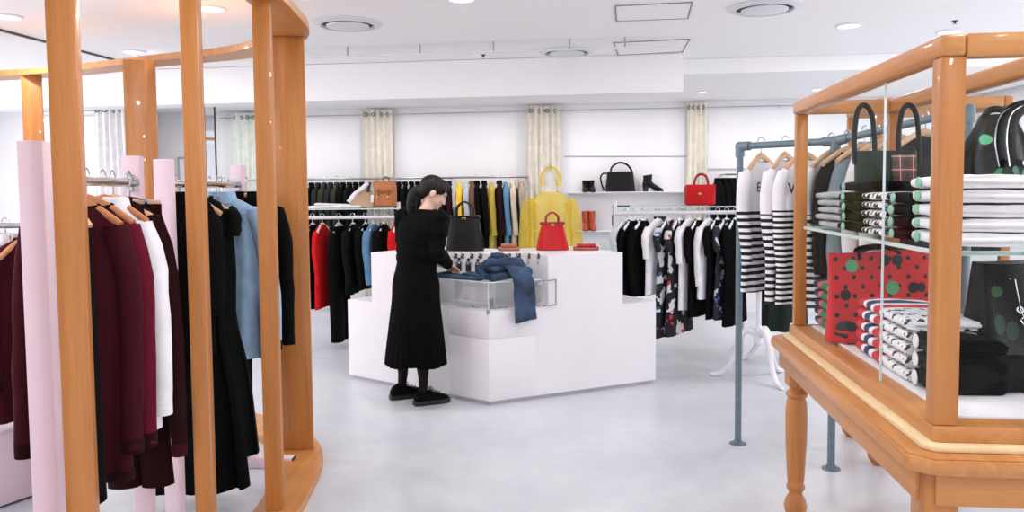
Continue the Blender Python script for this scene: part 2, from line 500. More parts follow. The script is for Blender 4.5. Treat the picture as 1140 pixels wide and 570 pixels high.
curtain('linen_curtain', 'pale greenish curtain with ring eyelets between two wooden posts', 260, 288, CURT_G, wc, ROD_Z, folds=3)
yl = lambda x: 9.2
curtain('linen_curtain', 'white curtain hanging at far left behind the wide wooden board', 108, 142, CURT_W, yl, 2.47, folds=5)
ro = MB(); 
a = Vector((-3.75, wc(-3.75), ROD_Z)); b = Vector((5.3, wc(5.3), ROD_Z)); ro.cyl(a, b, 0.008, 8)
rt = thing('curtain_rod', 'thin white curtain rod running along the back wall', 'curtain rod', (0, 0, 0))
ro.build('rod', JOINT, rt)
for x in (-3.7, -1.2, 1.2, 3.2, 5.2):
    MB().box((x, wall_y(x) - rod_off / 2, ROD_Z), (0.02, rod_off + .03, 0.02), 0.003).build('bracket', WHITE_PAINT, rt)
rt = thing('curtain_rod', 'short curtain rod at far left holding the white curtain', 'curtain rod', (0, 0, 0))
MB().cyl((-5.6, 9.2, ROD_Z), (xat(143, 9.2), 9.2, ROD_Z), 0.01, 8).build('rod', JOINT, rt)
for x in (-5.5, -4.7): MB().box((x, 9.28, ROD_Z), (0.02, 0.2, 0.02), 0.003).build('bracket', WHITE_PAINT, rt)
# fitting-room partition at far left
struct(MB().box((-5.5, 9.42, 1.27), (1.7, 0.1, 2.55)).build('wall_fitting_room', WALL_M))

# tall narrow mirror with dark edges, far left behind the pink rack
t = thing('tall_mirror', 'tall narrow mirror with thin dark edges behind the second pink rack', 'mirror', (xat(236, 9.5), 9.5, 0), R(8))
MIR = plain('mirror silver', (225, 228, 230), 0.03, 1.0, 0.0)
hh = at(236, 116, 9.5).z
MB().box((0, 0, hh / 2), (0.10, 0.02, hh - 0.02)).build('mirror_glass', MIR, t)
for s_ in (-1, 1): MB().box((s_ * 0.058, 0, hh / 2), (0.016, 0.03, hh)).build('edge_frame', plain('dark steel', (70, 72, 76), 0.4, 0.6), t)
MB().box((0, 0, 0.015), (0.3, 0.3, 0.03), 0.006).build('foot_plate', STEEL, t)
t = thing('framed_panel', 'white framed panel on the back wall seen left of the mirror', 'wall panel', (xat(206, 10.2), wall_y(xat(206, 10.2)) - 0.03, 1.1))
fr = MB()
for (c_, s_) in (((0, 0, .87), (.34, .03, .02)), ((0, 0, .01), (.34, .03, .02)), ((-.16, 0, .44), (.02, .03, .88)), ((.16, 0, .44), (.02, .03, .88))): fr.box(c_, s_, .003)
fr.build('panel_frame', JOINT, t); MB().box((0, .01, .44), (.30, .012, .84)).build('panel_board', WHITE_PAINT, t)
# ================================================================== curved wooden partition on the left
TOPZ = 2.36
root = thing('wooden_partition', 'curved maple frame of tall posts and boards, open to the pink racks', 'display partition', (0, 0, 0))
# centre line of the rounded plan: near arm, tip, rear arm (x, y)
plan = [(-1.30, 1.35), (-1.19, 1.85), (-1.14, 2.5), (-1.10, 3.2), (-1.11, 3.8), (-1.22, 4.42), (-1.62, 4.95), (-2.35, 5.3), (-3.3, 5.75), (-4.4, 6.0)]
hw = [.085, .085, .085, .08, .085, .10, .11, .10, .10, .10]
cl = smooth_path([(x, y, 0) for x, y in plan], 8)
hws = [lerp(hw[int(i / 8)], hw[min(int(i / 8) + 1, len(hw) - 1)], (i % 8) / 8) for i in range(len(cl))]
def ribbon(z0, z1, extra=0.0):
    rings = []
    for i, p in enumerate(cl):
        t = (cl[min(i + 1, len(cl) - 1)] - cl[max(i - 1, 0)]).normalized(); nrm = Vector((t.y, -t.x, 0))
        w = hws[i] + extra
        o_, i_ = p + nrm * w, p - nrm * w
        rings.append([Vector((o_.x, o_.y, z0)), Vector((o_.x, o_.y, z1)), Vector((i_.x, i_.y, z1)), Vector((i_.x, i_.y, z0))])
    return MB().loft(rings)
ribbon(TOPZ, TOPZ + 0.04).build('top_rail', MAPLE_Y, root)
ribbon(0.0, 0.045, 0.02).build('base_rail', MAPLE_Y, root)
def plank(x, y, w, d, ang, name):
    MB().box((x, y, (TOPZ + .045) / 2), (w, d, TOPZ - 0.045 - 0.002), 0.003, (0, 0, ang)).build(name, MAPLE, root)
plank(-1.215, 1.62, .07, .10, R(10), 'post')
Yp = 2.12; plank(xat(78, Yp), Yp, .069, .10, R(22), 'post')
Yp = 2.95; plank(xat(218.5, Yp), Yp, .060, .12, R(13), 'post')
Yp = 3.60; plank(xat(297, Yp), Yp, .078, .11, R(12), 'post')
Yp = 4.42; plank(xat(323.5, Yp), Yp, .185, .036, R(6), 'board')
Yp = 5.12; plank(xat(160, Yp), Yp, .19, .036, R(10), 'board')
Yp = 5.75; plank(xat(40.5, Yp), Yp, .13, .036, R(18), 'board')

# ================================================================== pink garment racks
def pink_rack(label, near, far, h=1.65, rail_h=1.545, foot=0.26):
    a = Vector((near[0], near[1], 0)); b = Vector((far[0], far[1], 0)); d = b - a
    ang = math.atan2(d.y, d.x)
    t = thing('pink_garment_rack', label, 'garment rack', (a.x, a.y, 0), ang, 'pink garment racks')
    L_ = d.length; s = .064
    for x in (0, L_):
        MB().box((x, 0, h / 2), (s, s, h - 0.002), 0.002).build('post', PINK, t)
        f = MB().box((x, 0, 0.03), (s * .95, foot * 2, 0.056), 0.002).build('foot', PINK, t)
        for sg in (-1, 1): MB().box((x, sg * (foot + .004), 0.03), (s * .9, .006, 0.05), 0.001).build('end_cap', BLACK_PL, f)
    MB().cyl((s / 2, 0, rail_h), (L_ - s / 2, 0, rail_h), 0.0165, 16).build('rail', CHROME, t)
    for x in (s / 2 + .004, L_ - s / 2 - .004): MB().cyl((x - .004, 0, rail_h), (x + .004, 0, rail_h), 0.032, 18).build('flange', CHROME, t)
    return t
RA0 = (xat(40, 2.2), 2.2); RA1 = (xat(149, 3.1), 3.1)
RB0 = (xat(183.5, 3.42), 3.42); RB1 = (xat(265.5, 4.26), 4.26)
pink_rack('pink square-post garment rack nearest the camera, holding burgundy cardigans', RA0, RA1)
pink_rack('pink square-post garment rack behind it, holding the blue shirt and black dress', RB0, RB1)
RAIL_H = 1.545
# third rack, low, at far left
t = thing('low_garment_rack', 'low pink rack at far left edge with a grey rail', 'garment rack', (0, 0, 0))
y3 = 3.86
for px in (42, -190):
    MB().box((xat(px, y3), y3, 0.71), (.05, .05, 1.42), .002).build('post', PINK, t)
MB().cyl((xat(42, y3), y3, at(14, 251, y3).z), (xat(-190, y3), y3, at(14, 251, y3).z), .014, 12).build('rail', STEEL, t)
RAIL3_Z = at(14, 251, y3).z
# pink plinth at lower left
a = on_z(40, 553, 0); b = on_z(0, 567, 0); d = (b - a).normalized(); nrm = Vector((d.y, -d.x, 0))
h = at(40, 474, a.y).z
e = a - d * 0.02; f = b + d * 0.9
q = [e, f, f + nrm * 0.6, e + nrm * 0.6]
t = thing('pink_plinth', 'low pink display plinth on the floor at lower left corner', 'plinth', (a.x, a.y, 0))
MB().prism([(p.x - a.x, p.y - a.y) for p in q], 0.012, h, 0.003).build('box', PINK, t)
MB().prism([(p.x - a.x + (0.02 * nrm.x), p.y - a.y + 0.02 * nrm.y) for p in q], 0.0, 0.012).build('toe_strip', BLACK_PL, t)

# ================================================================== wooden glass showcase on a turned-leg table
ZD = 0.874
pf = on_z(889.5, 362, ZD); pn = on_z(1048, 471, ZD)
def showcase(name, label, pn, pf, width, ztop, zd, deck_t, leg_r, shelves, near_block=True, seam=True, over=.085, post=.062, postf=.05, leg_in=.06, extra=.12):
    d = (pf - pn); d.z = 0; Ln = d.length; ang = math.atan2(d.y, d.x) - PI / 2
    t = thing(name, label, 'display case', (pn.x, pn.y, 0), ang, 'wooden glass showcases')
    # local: y runs away from the camera along the long glass side, x to the right
    w = width
    # posts
    for (x, y, pw) in ((0, 0, post), (0, Ln, postf), (w, 0, post), (w, Ln, postf)):
        MB().box((x, y, (zd + ztop) / 2), (pw, pw * .9, ztop - zd - .002), .004).build('post', MAPLE, t)
    rh = .058; e = post / 2
    for (c, s, m) in (((0, Ln / 2, ztop + rh / 2), (post, Ln + 2 * e, rh), MAPLE_Y), ((w, Ln / 2, ztop + rh / 2), (post, Ln + 2 * e, rh), MAPLE_Y)):
        MB().box(c, s, .012, seg=3).build('top_rail', m, t)
    for y in (0, Ln): MB().box((w / 2, y, ztop + rh / 2), (w - post, post, rh), .006).build('top_rail', MAPLE_X, t)
    # mouldings: case base, pale bead, bullnose table top
    def slab(o, z0, z1, bev, m, nm, chamf=0.0, ex=0.0):
        x0, x1, y0, y1 = -o, w + o + ex, -o, Ln + o
        c = chamf
        poly = [(x0 + c, y0), (x1 - c, y0), (x1, y0 + c), (x1, y1 - c), (x1 - c, y1), (x0 + c, y1), (x0, y1 - c), (x0, y0 + c)] if c else [(x0, y0), (x1, y0), (x1, y1), (x0, y1)]
        return MB().prism(poly, z0, z1, bev).build(nm, m, t)
    slab(e + .004, zd - .042, zd, .004, MAPLE_Y, 'case_base', .012)
    slab(e + .034, zd - .060, zd - .042, .006, MAPLE_PALE, 'pale_bead', .03)
    slab(e + over - .01, zd - .066, zd - .060, .003, MAPLE_Y, 'table_top', .05, extra)
    slab(e + over, zd - .066 - deck_t, zd - .062, .019, MAPLE_Y, 'bullnose_edge', .055, extra)
    # white board inside
    MB().box((w / 2, Ln / 2, zd + .004), (w - .09, Ln - .09, .008), .002).build('inner_board', WHITE_LAM, t)
    # glass
    g = .006
    half = Ln * .30
    MB().box((0.0, (e + half) / 2, (zd + ztop) / 2), (g, half - e - .006, ztop - zd), 0).build('glass_pane', GLASS, t)
    MB().box((0.0, (half + Ln - e) / 2, (zd + ztop) / 2), (g, Ln - e - half - .006, ztop - zd), 0).build('glass_pane', GLASS, t)
    if seam: MB().box((-.001, half, (zd + ztop) / 2 + .0), (.007, .004, ztop - zd - .002)).build('glass_joint', GLASS_EDGE, t)
    MB().box((w, Ln / 2, (zd + ztop) / 2), (g, Ln - 2 * e, ztop - zd), 0).build('glass_pane', GLASS, t)
    for y in (0, Ln): MB().box((w / 2, y, (zd + ztop) / 2), (w - 2 * e, g, ztop - zd), 0).build('glass_pane', GLASS, t)
    for zs in shelves:
        sh = MB().box((w / 2, Ln / 2, zs), (w - .02, Ln - .075, .012), .001).build('glass_shelf', glass('shelf glass', (0.93, 0.98, 0.97), 0.6, 0.1), t)
        for (x, y, sx, sy) in ((.008, Ln / 2, .005, Ln - .08), (w - .008, Ln / 2, .005, Ln - .08), (w / 2, .04, w - .04, .005), (w / 2, Ln - .04, w - .04, .005)):
            MB().box((x, y, zs), (sx, sy, .0125)).build('shelf_edge', GLASS_EDGE, sh)
    # table below: aprons and turned legs
    za = zd - .066 - deck_t; ah = .085; ins = -.045
    o = e + over - .05
    for x in (-o, w + o + extra): MB().box((x, Ln / 2, za - ah / 2), (.024, Ln + 2 * o - .05, ah), .002).build('apron', MAPLE_Y, t)
    for y in (-o, Ln + o): MB().box(((w + extra) / 2, y, za - ah / 2), (w + extra + 2 * o - .05, .024, ah), .002).build('apron', MAPLE_X, t)
    for x in (-o + .042, w + o + extra - .042):
        for y in (-o + .042, Ln + o - .042 - leg_in * 1.6):
            lg = MB().box((x, y, za - .075), (.088, .088, .15), .005)
            zt = za - .15; r = leg_r
            prof = [(r * .8, zt + .004), (r * .62, zt - .012), (r * .72, zt - .02), (r * .98, zt - .034), (r * .98, zt - .048), (r * .80, zt - .055), (r * .92, zt - .075),
                    (r * 1.02, zt - .13), (r * .98, zt - .25), (r * .80, .19), (r * .74, .165), (r * .86, .155), (r * .86, .142), (r * .66, .13), (r * .62, .118), (r * .95, .09), (r * 1.08, .062), (r * .95, .03), (r * .6, .008), (r * .5, 0.0)]
            lg.lathe(prof, (x, y, 0), 24).build('leg', MAPLE, t)
    return t, ang, Ln
CASE_TOP = at(1046, 65, pn.y).z
SHELF_Z = 1.322
case, CASE_ANG, CASE_L = showcase('glass_showcase', 'large maple and glass showcase on turned legs in right foreground', pn, pf, 0.40, CASE_TOP, ZD, .044, .047, [SHELF_Z])
CASE_M = Matrix.Translation((pn.x, pn.y, 0)) @ Matrix.Rotation(CASE_ANG, 4, 'Z')
def incase(x, y, z): return CASE_M @ Vector((x, y, z))

# smaller showcase behind it
f0 = on_z(977, 517, 0); f1 = on_z(947, 486, 0); fd = (f1 - f0).normalized()
q0 = f0 - fd * .02 - Vector((fd.y, -fd.x, 0)) * .02; q1 = f1 + fd * .02 - Vector((fd.y, -fd.x, 0)) * .02
showcase('glass_showcase', 'smaller wooden glass showcase standing behind the pipe rack', q0, q1, 0.62, at(975, 128, 4.5).z, .80, .04, .05, [1.3], seam=False, over=.05, post=.045, postf=.04, leg_in=.0, extra=0.0)

# ================================================================== galvanised pipe rack
def pipe_rack():
    t = thing('pipe_garment_rack', 'galvanised pipe clothes rack with striped tees beside the right showcase', 'garment rack', (0, 0, 0))
    A = on_z(821.5, 494, 0); A.z = 0; B = on_z(925, 522, 0); B.z = 0
    C = Vector((xat(1077, 3.68), 3.68, 0)); D = Vector((A.x + 1.75, A.y + 1.1, 0))
    za, zb, zc = at(823, 163, A.y).z, at(931, 157, B.y).z, at(1072, 122, C.y).z
    r = .0205
    for p, z in ((A, za), (B, zb), (C, zc)):
        MB().cyl((p.x, p.y, .004), (p.x, p.y, z), r * .95, 14).build('upright', GALV, t)
        MB().lathe([(.048, 0), (.048, .005), (.026, .008), (.024, .022), (r, .024)], (p.x, p.y, 0), 20).build('floor_flange', GALV, t)
        el = MB().ball((p.x, p.y, z), r * 1.35); el.cyl((p.x, p.y, z - .06), (p.x, p.y, z - .005), r * 1.28)
        el.build('elbow', GALV, t)
    for (p, z0), (q, z1) in (((A, za), (B, zb)), ((B, zb), (C, zc))):
        MB().cyl((p.x, p.y, z0), (q.x, q.y, z1), r * .92, 14).build('rail', GALV, t)
        d = (Vector((q.x, q.y, z1)) - Vector((p.x, p.y, z0))).normalized()
        MB().cyl(Vector((p.x, p.y, z0)) + d * .01, Vector((p.x, p.y, z0)) + d * .065, r * 1.28, 14).build('socket', GALV, t)
        MB().cyl(Vector((q.x, q.y, z1)) - d * .065, Vector((q.x, q.y, z1)) - d * .01, r * 1.28, 14).build('socket', GALV, t)
    return A, B, C, za, zb, zc
PA, PB, PC, ZA, ZB, ZC = pipe_rack()
# long galvanised rail crossing behind the showcase to the right wall
t = thing('pipe_wall_rail', 'straight galvanised pipe rail behind the tote bag, running to the right wall', 'pipe rail', (0, 0, 0))
zz = at(1000, 160, 5.6).z
MB().cyl((xat(955, 5.6), 5.6, zz), (5.46, 5.6, zz), .018, 12).build('rail', GALV, t)
MB().cyl((xat(955, 5.6), 5.6, 0.004), (xat(955, 5.6), 5.6, zz), .018, 12).build('upright', GALV, t)
MB().lathe([(.05, 0), (.05, .005), (.02, .01)], (xat(955, 5.6), 5.6, 0), 16).build('floor_flange', GALV, t)

# ================================================================== white counter block
A = on_z(545, 452, 0); B = on_z(389, 421, 0); C = on_z(730, 427, 0)
for p in (A, B, C): p.z = 0
uL = (B - A).normalized(); uR = (C - A).normalized()
nL = Vector((-uL.y, uL.x, 0)); nL = nL if nL.y > 0 else -nL
nR = Vector((-uR.y, uR.x, 0)); nR = nR if nR.y > 0 else -nR
def isect(p, u, q, v):
    det = u.x * (-v.y) + v.x * u.y
    r_ = q - p; s_ = (r_.x * (-v.y) + v.x * r_.y) / det
    return p + u * s_
def offs(d): return isect(A + nL * d, uL, A + nR * d, uR)
CT_LOW, CT_HIGH, CASE_GLASS_TOP, CASE_GLASS_BOT = 0.64, 1.03, 0.86, 0.672
ct = thing('sales_counter', 'white angular sales counter in the middle, behind the woman in black', 'counter', (A.x, A.y, 0))
lw = 0.78
def loc(*ps): return [(p.x - A.x, p.y - A.y) for p in ps]
back = offs(lw)
MB().prism(loc(A, C, C + nR * lw, back, B + nL * lw, B), 0.03, CT_LOW).build('lower_body', WHITE_LAM, ct)
k = .02
MB().prism(loc(offs(k), C + nR * k - uR * k, C + nR * lw, back, B + nL * lw, B + nL * k - uL * k), 0.0, 0.03).build('toe_kick', plain('grey toe kick', (190, 190, 196), .6), ct)
tR, tL = 0.47, 0.62
eR = (isect(A, uR, Vector((0, 0, 0)), ray(694, 281).normalized()) if False else A + uR * 1.10)
eL = A + uL * 1.165
rc = .36
N0 = offs(rc)
pr0 = A + uR * tR; pr1 = isect(pr0, nR, N0, uR); pl0 = A + uL * tL; pl1 = isect(pl0, nL, N0, uL)
# two wings flush with the faces and a recessed back between them
MB().prism(loc(pr0, eR, eR + nR * lw, back, eL + nL * lw, eL, pl0, pl1, N0, pr1), CT_LOW, CT_HIGH).build('upper_body', WHITE_LAM, ct)
# drawer stack below the glass case
SEAM = plain('drawer shadow gap', (150, 152, 158), .6)
def face_panel(p0, u, n_, s0, s1, z0, z1, name, th=.008):
    a = p0 + u * s0; b = p0 + u * s1
    return MB().prism(loc(a - n_ * th, b - n_ * th, b + n_ * .002, a + n_ * .002), z0, z1, .001).build(name, WHITE_LAM, ct)
zs = at(545, 378, A.y).z
face_panel(A, uL, nL, -.004, .36, zs + .003, CT_LOW + .026, 'drawer_front', .005)
face_panel(A, uL, nL, -.004, .36, .035, zs - .003, 'drawer_front', .005)
face_panel(A, uR, nR, -.004, .36, zs + .003, CT_LOW + .026, 'side_panel', .004)
face_panel(A, uR, nR, -.004, .36, .035, zs - .003, 'side_panel', .004)
# base of the glass case
MB().prism(loc(A, pr0, pr1, N0, pl1, pl0), CT_LOW - .002, CT_LOW + .026, .002).build('case_floor', WHITE_LAM, ct)
# glass jewellery case at the corner
gc = thing('glass_jewellery_case', 'clear glass jewellery case on the corner of the white counter, jeans on top', 'glass case', (A.x, A.y, 0))
z0, z1 = CT_LOW + .027, CASE_GLASS_TOP
gR = A + uR * .41; gL = A + uL * .58
i0 = offs(.006)
def gpane(a, b, n_, z0, z1, nm='glass_pane'):
    return MB().prism(loc(a, b, b + n_ * .007, a + n_ * .007), z0, z1).build(nm, GLASS, gc)
gpane(A + uL * .01, gL, nL, z0, z1); gpane(A + uR * .01, gR, nR, z0, z1)
gin = offs(.33)
gi1 = isect(gR, nR, gin, uR); gi2 = isect(gL, nL, gin, uL)
MB().prism(loc(A, gR, gi1, gin, gi2, gL), z1, z1 + .008).build('glass_top', GLASS, gc)
gpane(gR - uR * .007, gi1 - uR * .007, -uR, z0, z1); gpane(gL - uL * .007, gi2 - uL * .007, -uL, z0, z1)
for a, b in ((A, gL), (A, gR)):
    MB().tube([Vector((a.x - A.x, a.y - A.y, z1 + .004)), Vector((b.x - A.x, b.y - A.y, z1 + .004))], .0042, 6).build('glass_edge', GLASS_EDGE, gc)
    MB().tube([Vector((a.x - A.x, a.y - A.y, z0 + .003)), Vector((b.x - A.x, b.y - A.y, z0 + .003))], .0042, 6).build('glass_edge', plain('polished edge', (220, 232, 232), .2), gc)
MB().tube([(0, 0, z0), (0, 0, z1)], .004, 6).build('glass_edge', GLASS_EDGE, gc)
# hinges and square pull handle on the right end
for z in (z1 - .025, z0 + .025):
    c = gR - uR * .02 - nR * .004 - A
    MB().box((c.x, c.y, z), (.045, .02, .026), .003, (0, 0, math.atan2(uR.y, uR.x))).build('hinge', STEEL, gc)
ha = A + uR * .425 - nR * .022; hb = A + uR * .52 - nR * .022
hd = MB()
pts = [ha, hb, hb, ha]
zz_ = [z1 - .005, z1 + .0, z0 + .012, z0 + .008]
P_ = [Vector((p.x - A.x, p.y - A.y, z)) for p, z in zip(pts, zz_)]
for i in range(3): hd.tube([P_[i], P_[i + 1]], .005, 8)
for p in P_: hd.ball(p, .0052, 8, 6)
for i in (0, 3): hd.tube([P_[i], P_[i] + nR * .020], .005, 8)
hd.build('pull_handle', STEEL, gc)
lk = A - nL * .006 - A - nR * .004
MB().box((lk.x, lk.y, z0 - .004), (.022, .022, .03), .003, (0, 0, R(20))).build('lock', STEEL, gc)

# ================================================================== white rail racks and wall shelves
def white_rack(label, px0, px1, Y, rail_py, shelf_py, posts, pxm, shelf_to=None):
    t = thing('white_garment_rack', label, 'garment rack', (0, 0, 0), 0, 'white rail racks')
    zr = at(pxm, rail_py, Y).z; zs = at(pxm, shelf_py, Y).z
    x0, x1 = xat(px0, Y), xat(px1, Y)
    MB().cyl((x0, Y, zr), (x1, Y, zr), .017, 12).build('rail', WHITE_PAINT, t)
    MB().box(((x0 + x1) / 2, Y + .12, zs), (x1 - x0, .34, .01), .001).build('glass_shelf', glass('rack shelf glass', (0.9, .96, .96), .6, .1), t)
    MB().box(((x0 + x1) / 2, Y - .052, zs), (x1 - x0, .006, .011)).build('shelf_edge', GLASS_EDGE, t)
    for p in posts:
        x = xat(p, Y)
        MB().box((x, Y + .14, (zs + .06) / 2), (.032, .032, zs + .06), .002).build('post', WHITE_PAINT, t)
        MB().box((x, Y + .14, .012), (.05, .5, .024), .003).build('foot', WHITE_PAINT, t)
        MB().box((x, Y + .06, zr), (.02, .16, .02), .002).build('arm', WHITE_PAINT, t)
    return zr, zs
YL = 7.6; YR = 6.95
ZRL, ZSL = white_rack('white rail rack with glass shelf left of the woman, bags on top', 250, 446, YL, 242, 232.5, (268, 441), 400)
ZRR, ZSR = white_rack('white rail rack with glass shelf right of the counter, red satchel on top', 684, 836, YR, 237, 230.5, (687, 832), 750)
# hanging rails fixed on the back wall
RAIL_OFF = 0.36
RAILW_Z = 1.665
def wall_rail(label, px0, px1):
    x0, x1 = xat(px0, 9.9), xat(px1, 9.6)
    t = thing('wall_hang_rail', label, 'clothes rail', (0, 0, 0), 0, 'clothes rails on the back wall')
    MB().cyl((x0, wall_y(x0) - RAIL_OFF, RAILW_Z), (x1, wall_y(x1) - RAIL_OFF, RAILW_Z), .012, 10).build('rail', STEEL, t)
    n_ = max(2, int((x1 - x0) / .9) + 1)
    for i in range(n_):
        x = lerp(x0 + .03, x1 - .03, i / (n_ - 1))
        MB().box((x, wall_y(x) - RAIL_OFF / 2, RAILW_Z), (.016, RAIL_OFF, .02), .002).build('bracket', STEEL, t)
wall_rail('steel clothes rail on the back wall carrying dark coats and a yellow raincoat', 250, 588)
wall_rail('steel clothes rail on the back wall right of the red satchel', 792, 850)
def wall_shelf(label, px0, px1, py, dep=.26):
    xm = xat((px0 + px1) / 2, 9.5); Y = wall_y(xm) - dep
    z = at((px0 + px1) / 2, py, Y).z
    x0, x1 = xat(px0, Y), xat(px1, Y)
    t = thing('wall_shelf', label, 'shelf', ((x0 + x1) / 2, 0, z), 0, 'white shelves on the back wall')
    xm = (x0 + x1) / 2
    MB().prism([(x0 - xm, wall_y(x0) - dep), (x1 - xm, wall_y(x1) - dep), (x1 - xm, wall_y(x1) - .002), (x0 - xm, wall_y(x0) - .002)], -.018, 0, .002).build('board', WHITE_LAM, t)
    MB().prism([(x0 - xm, wall_y(x0) - dep - .003), (x1 - xm, wall_y(x1) - dep - .003), (x1 - xm, wall_y(x1) - dep), (x0 - xm, wall_y(x0) - dep)], -.018, -.006).build('front_edge', JOINT, t)
    for x in (x0 + .1, x1 - .1): MB().box((x - xm, wall_y(x) - .1, -.03), (.02, .18, .02), .002).build('bracket', WHITE_PAINT, t)
    return z, dep
SH1_Z, _d = wall_shelf('long white wall shelf holding the black bag and ankle boot', 634, 770, 213.5)
SH2_Z, _d = wall_shelf('lower white wall shelf holding the rust boots', 640, 756, 257)
# slim white fitting with a dark edge beside the right rack
t = thing('white_column_panel', 'slim white upright panel with a dark edge right of the red wallet', 'panel', (xat(691, 7.3), 7.3, 0))
hz = at(690, 228, 7.3).z
MB().box((0, 0, hz / 2), (.13, .05, hz), .003).build('board', WHITE_LAM, t)
MB().box((-.069, 0, hz / 2), (.008, .05, hz), .001).build('edge_strip', plain('dark steel', (70, 72, 76), 0.4, 0.6), t)
MB().box((-.076, -.01, at(682, 245, 7.3).z), (.012, .03, .1), .002).build('door_pull', BLACK_PL, t)
MB().box((.02, -.027, hz - .012), (.12, .004, .016), .001).build('name_strip', plain('slate strip', (84, 98, 112), .5), t)

# white tripod stands of two dress forms behind the striped tees
def dress_form(label, px, Y, garment, hem_py, gw):
    x = xat(px, Y); t = thing('dress_form', label, 'dress form', (x, Y, 0), R(15), 'dress forms on white stands')
    MB().cyl((0, 0, .30), (0, 0, .98), .019, 14).build('pole', WHITE_PAINT, t)
    MB().lathe([(.02, .27), (.036, .29), (.036, .35), (.048, .37), (.03, .40), (.02, .43)], seg=20).build('hub', WHITE_PAINT, t)
    for k in range(3):
        a = 2 * PI * k / 3 + .45
        pts = smooth_path([(0.02, 0, .36), (.09, 0, .385), (.155, 0, .30), (.19, 0, .17), (.26, 0, .05), (.33, 0, .016), (.37, 0, .02)], 5)
        m = Matrix.Rotation(a, 3, 'Z')
        MB().tube([m @ p for p in pts], [lerp(.030, .016, i / (len(pts) - 1)) for i in range(len(pts))], 10).build('leg', WHITE_PAINT, t)
    z0 = at(px, hem_py, Y).z
    prof = [(.10, .86), (.165, .90), (.17, .98), (.13, 1.08), (.125, 1.14), (.16, 1.28), (.17, 1.34), (.12, 1.42), (.05, 1.47), (.045, 1.53), (.02, 1.55)]
    b = MB(); b.lathe(prof, seg=24); b.xf(Matrix.Diagonal((1.0, .72, 1, 1))); b.build('torso', WHITE_PAINT, t)
    rings = []
    for i in range(16):
        v = i / 15; z = lerp(1.40, z0, v); r = lerp(.16, gw, v ** .8) * (1 - .18 * math.exp(-((z - 1.12) / .1) ** 2)) + .01
        rings.append([Vector(((r + .018 * v * math.sin(9 * th)) * math.cos(th), .76 * (r + .018 * v * math.sin(9 * th)) * math.sin(th), z)) for th in [2 * PI * q / 72 for q in range(72)]])
    MB().loft(rings, True, True, False).build('dress', garment, t, 60)
dress_form('white cabriole-leg dress form in white, left one behind the striped tees', 846, 6.15, fabric('ivory dress', (232, 230, 234)), 318, .16)
dress_form('white cabriole-leg dress form in a dark green dress, right one behind the striped tees', 872, 6.75, fabric('bottle green', (34, 44, 40)), 366, .2)
# ================================================================== garments
def sgn_pow(v, p): return math.copysign(abs(v) ** p, v)

def body_rings(length, hw, hem, hd, folds=5, amp=.012, seed=0, neck=.06, drop=.075, waist=None, seg=44, skew=0.0, hem_d=None, top=-.082):
    rnd = random.Random(seed); ph = rnd.uniform(0, 6); ph2 = rnd.uniform(0, 6)
    rows = [(0.0, neck, hd * .55), (drop * .25, neck + (hw - neck) * .38, hd * .7), (drop * .62, neck + (hw - neck) * .76, hd * .82), (drop, hw * .965, hd * .86), (drop + .03, hw, hd * .9)]
    nrow = 13
    for i in range(1, nrow + 1):
        v = i / nrow
        z = drop + .03 + (length - drop - .03) * v
        w = lerp(hw * .97, hem, v)
        if waist is not None: w = w - (w - waist) * math.exp(-((v - .38) / .17) ** 2)
        rows.append((z, w, lerp(hd, hem_d if hem_d else hd * 1.05, v)))
    rings = []
    for (z, w, d) in rows:
        v = z / length
        ring = []
        for k in range(seg):
            th = 2 * PI * k / seg
            cx, cy = sgn_pow(math.cos(th), .85), sgn_pow(math.sin(th), .75)
            f = amp * min(1, v * 1.6) * (math.sin(folds * cx * 2.2 + ph + 1.2 * v) + .5 * math.sin(folds * 1.9 * cx + ph2 - 2 * v))
            ring.append(Vector((w * cx + skew * v * v + .35 * f, d * cy + f + .0, top - z + .006 * math.sin(th * 2 + ph) * v)))
        rings.append(ring)
    return rings

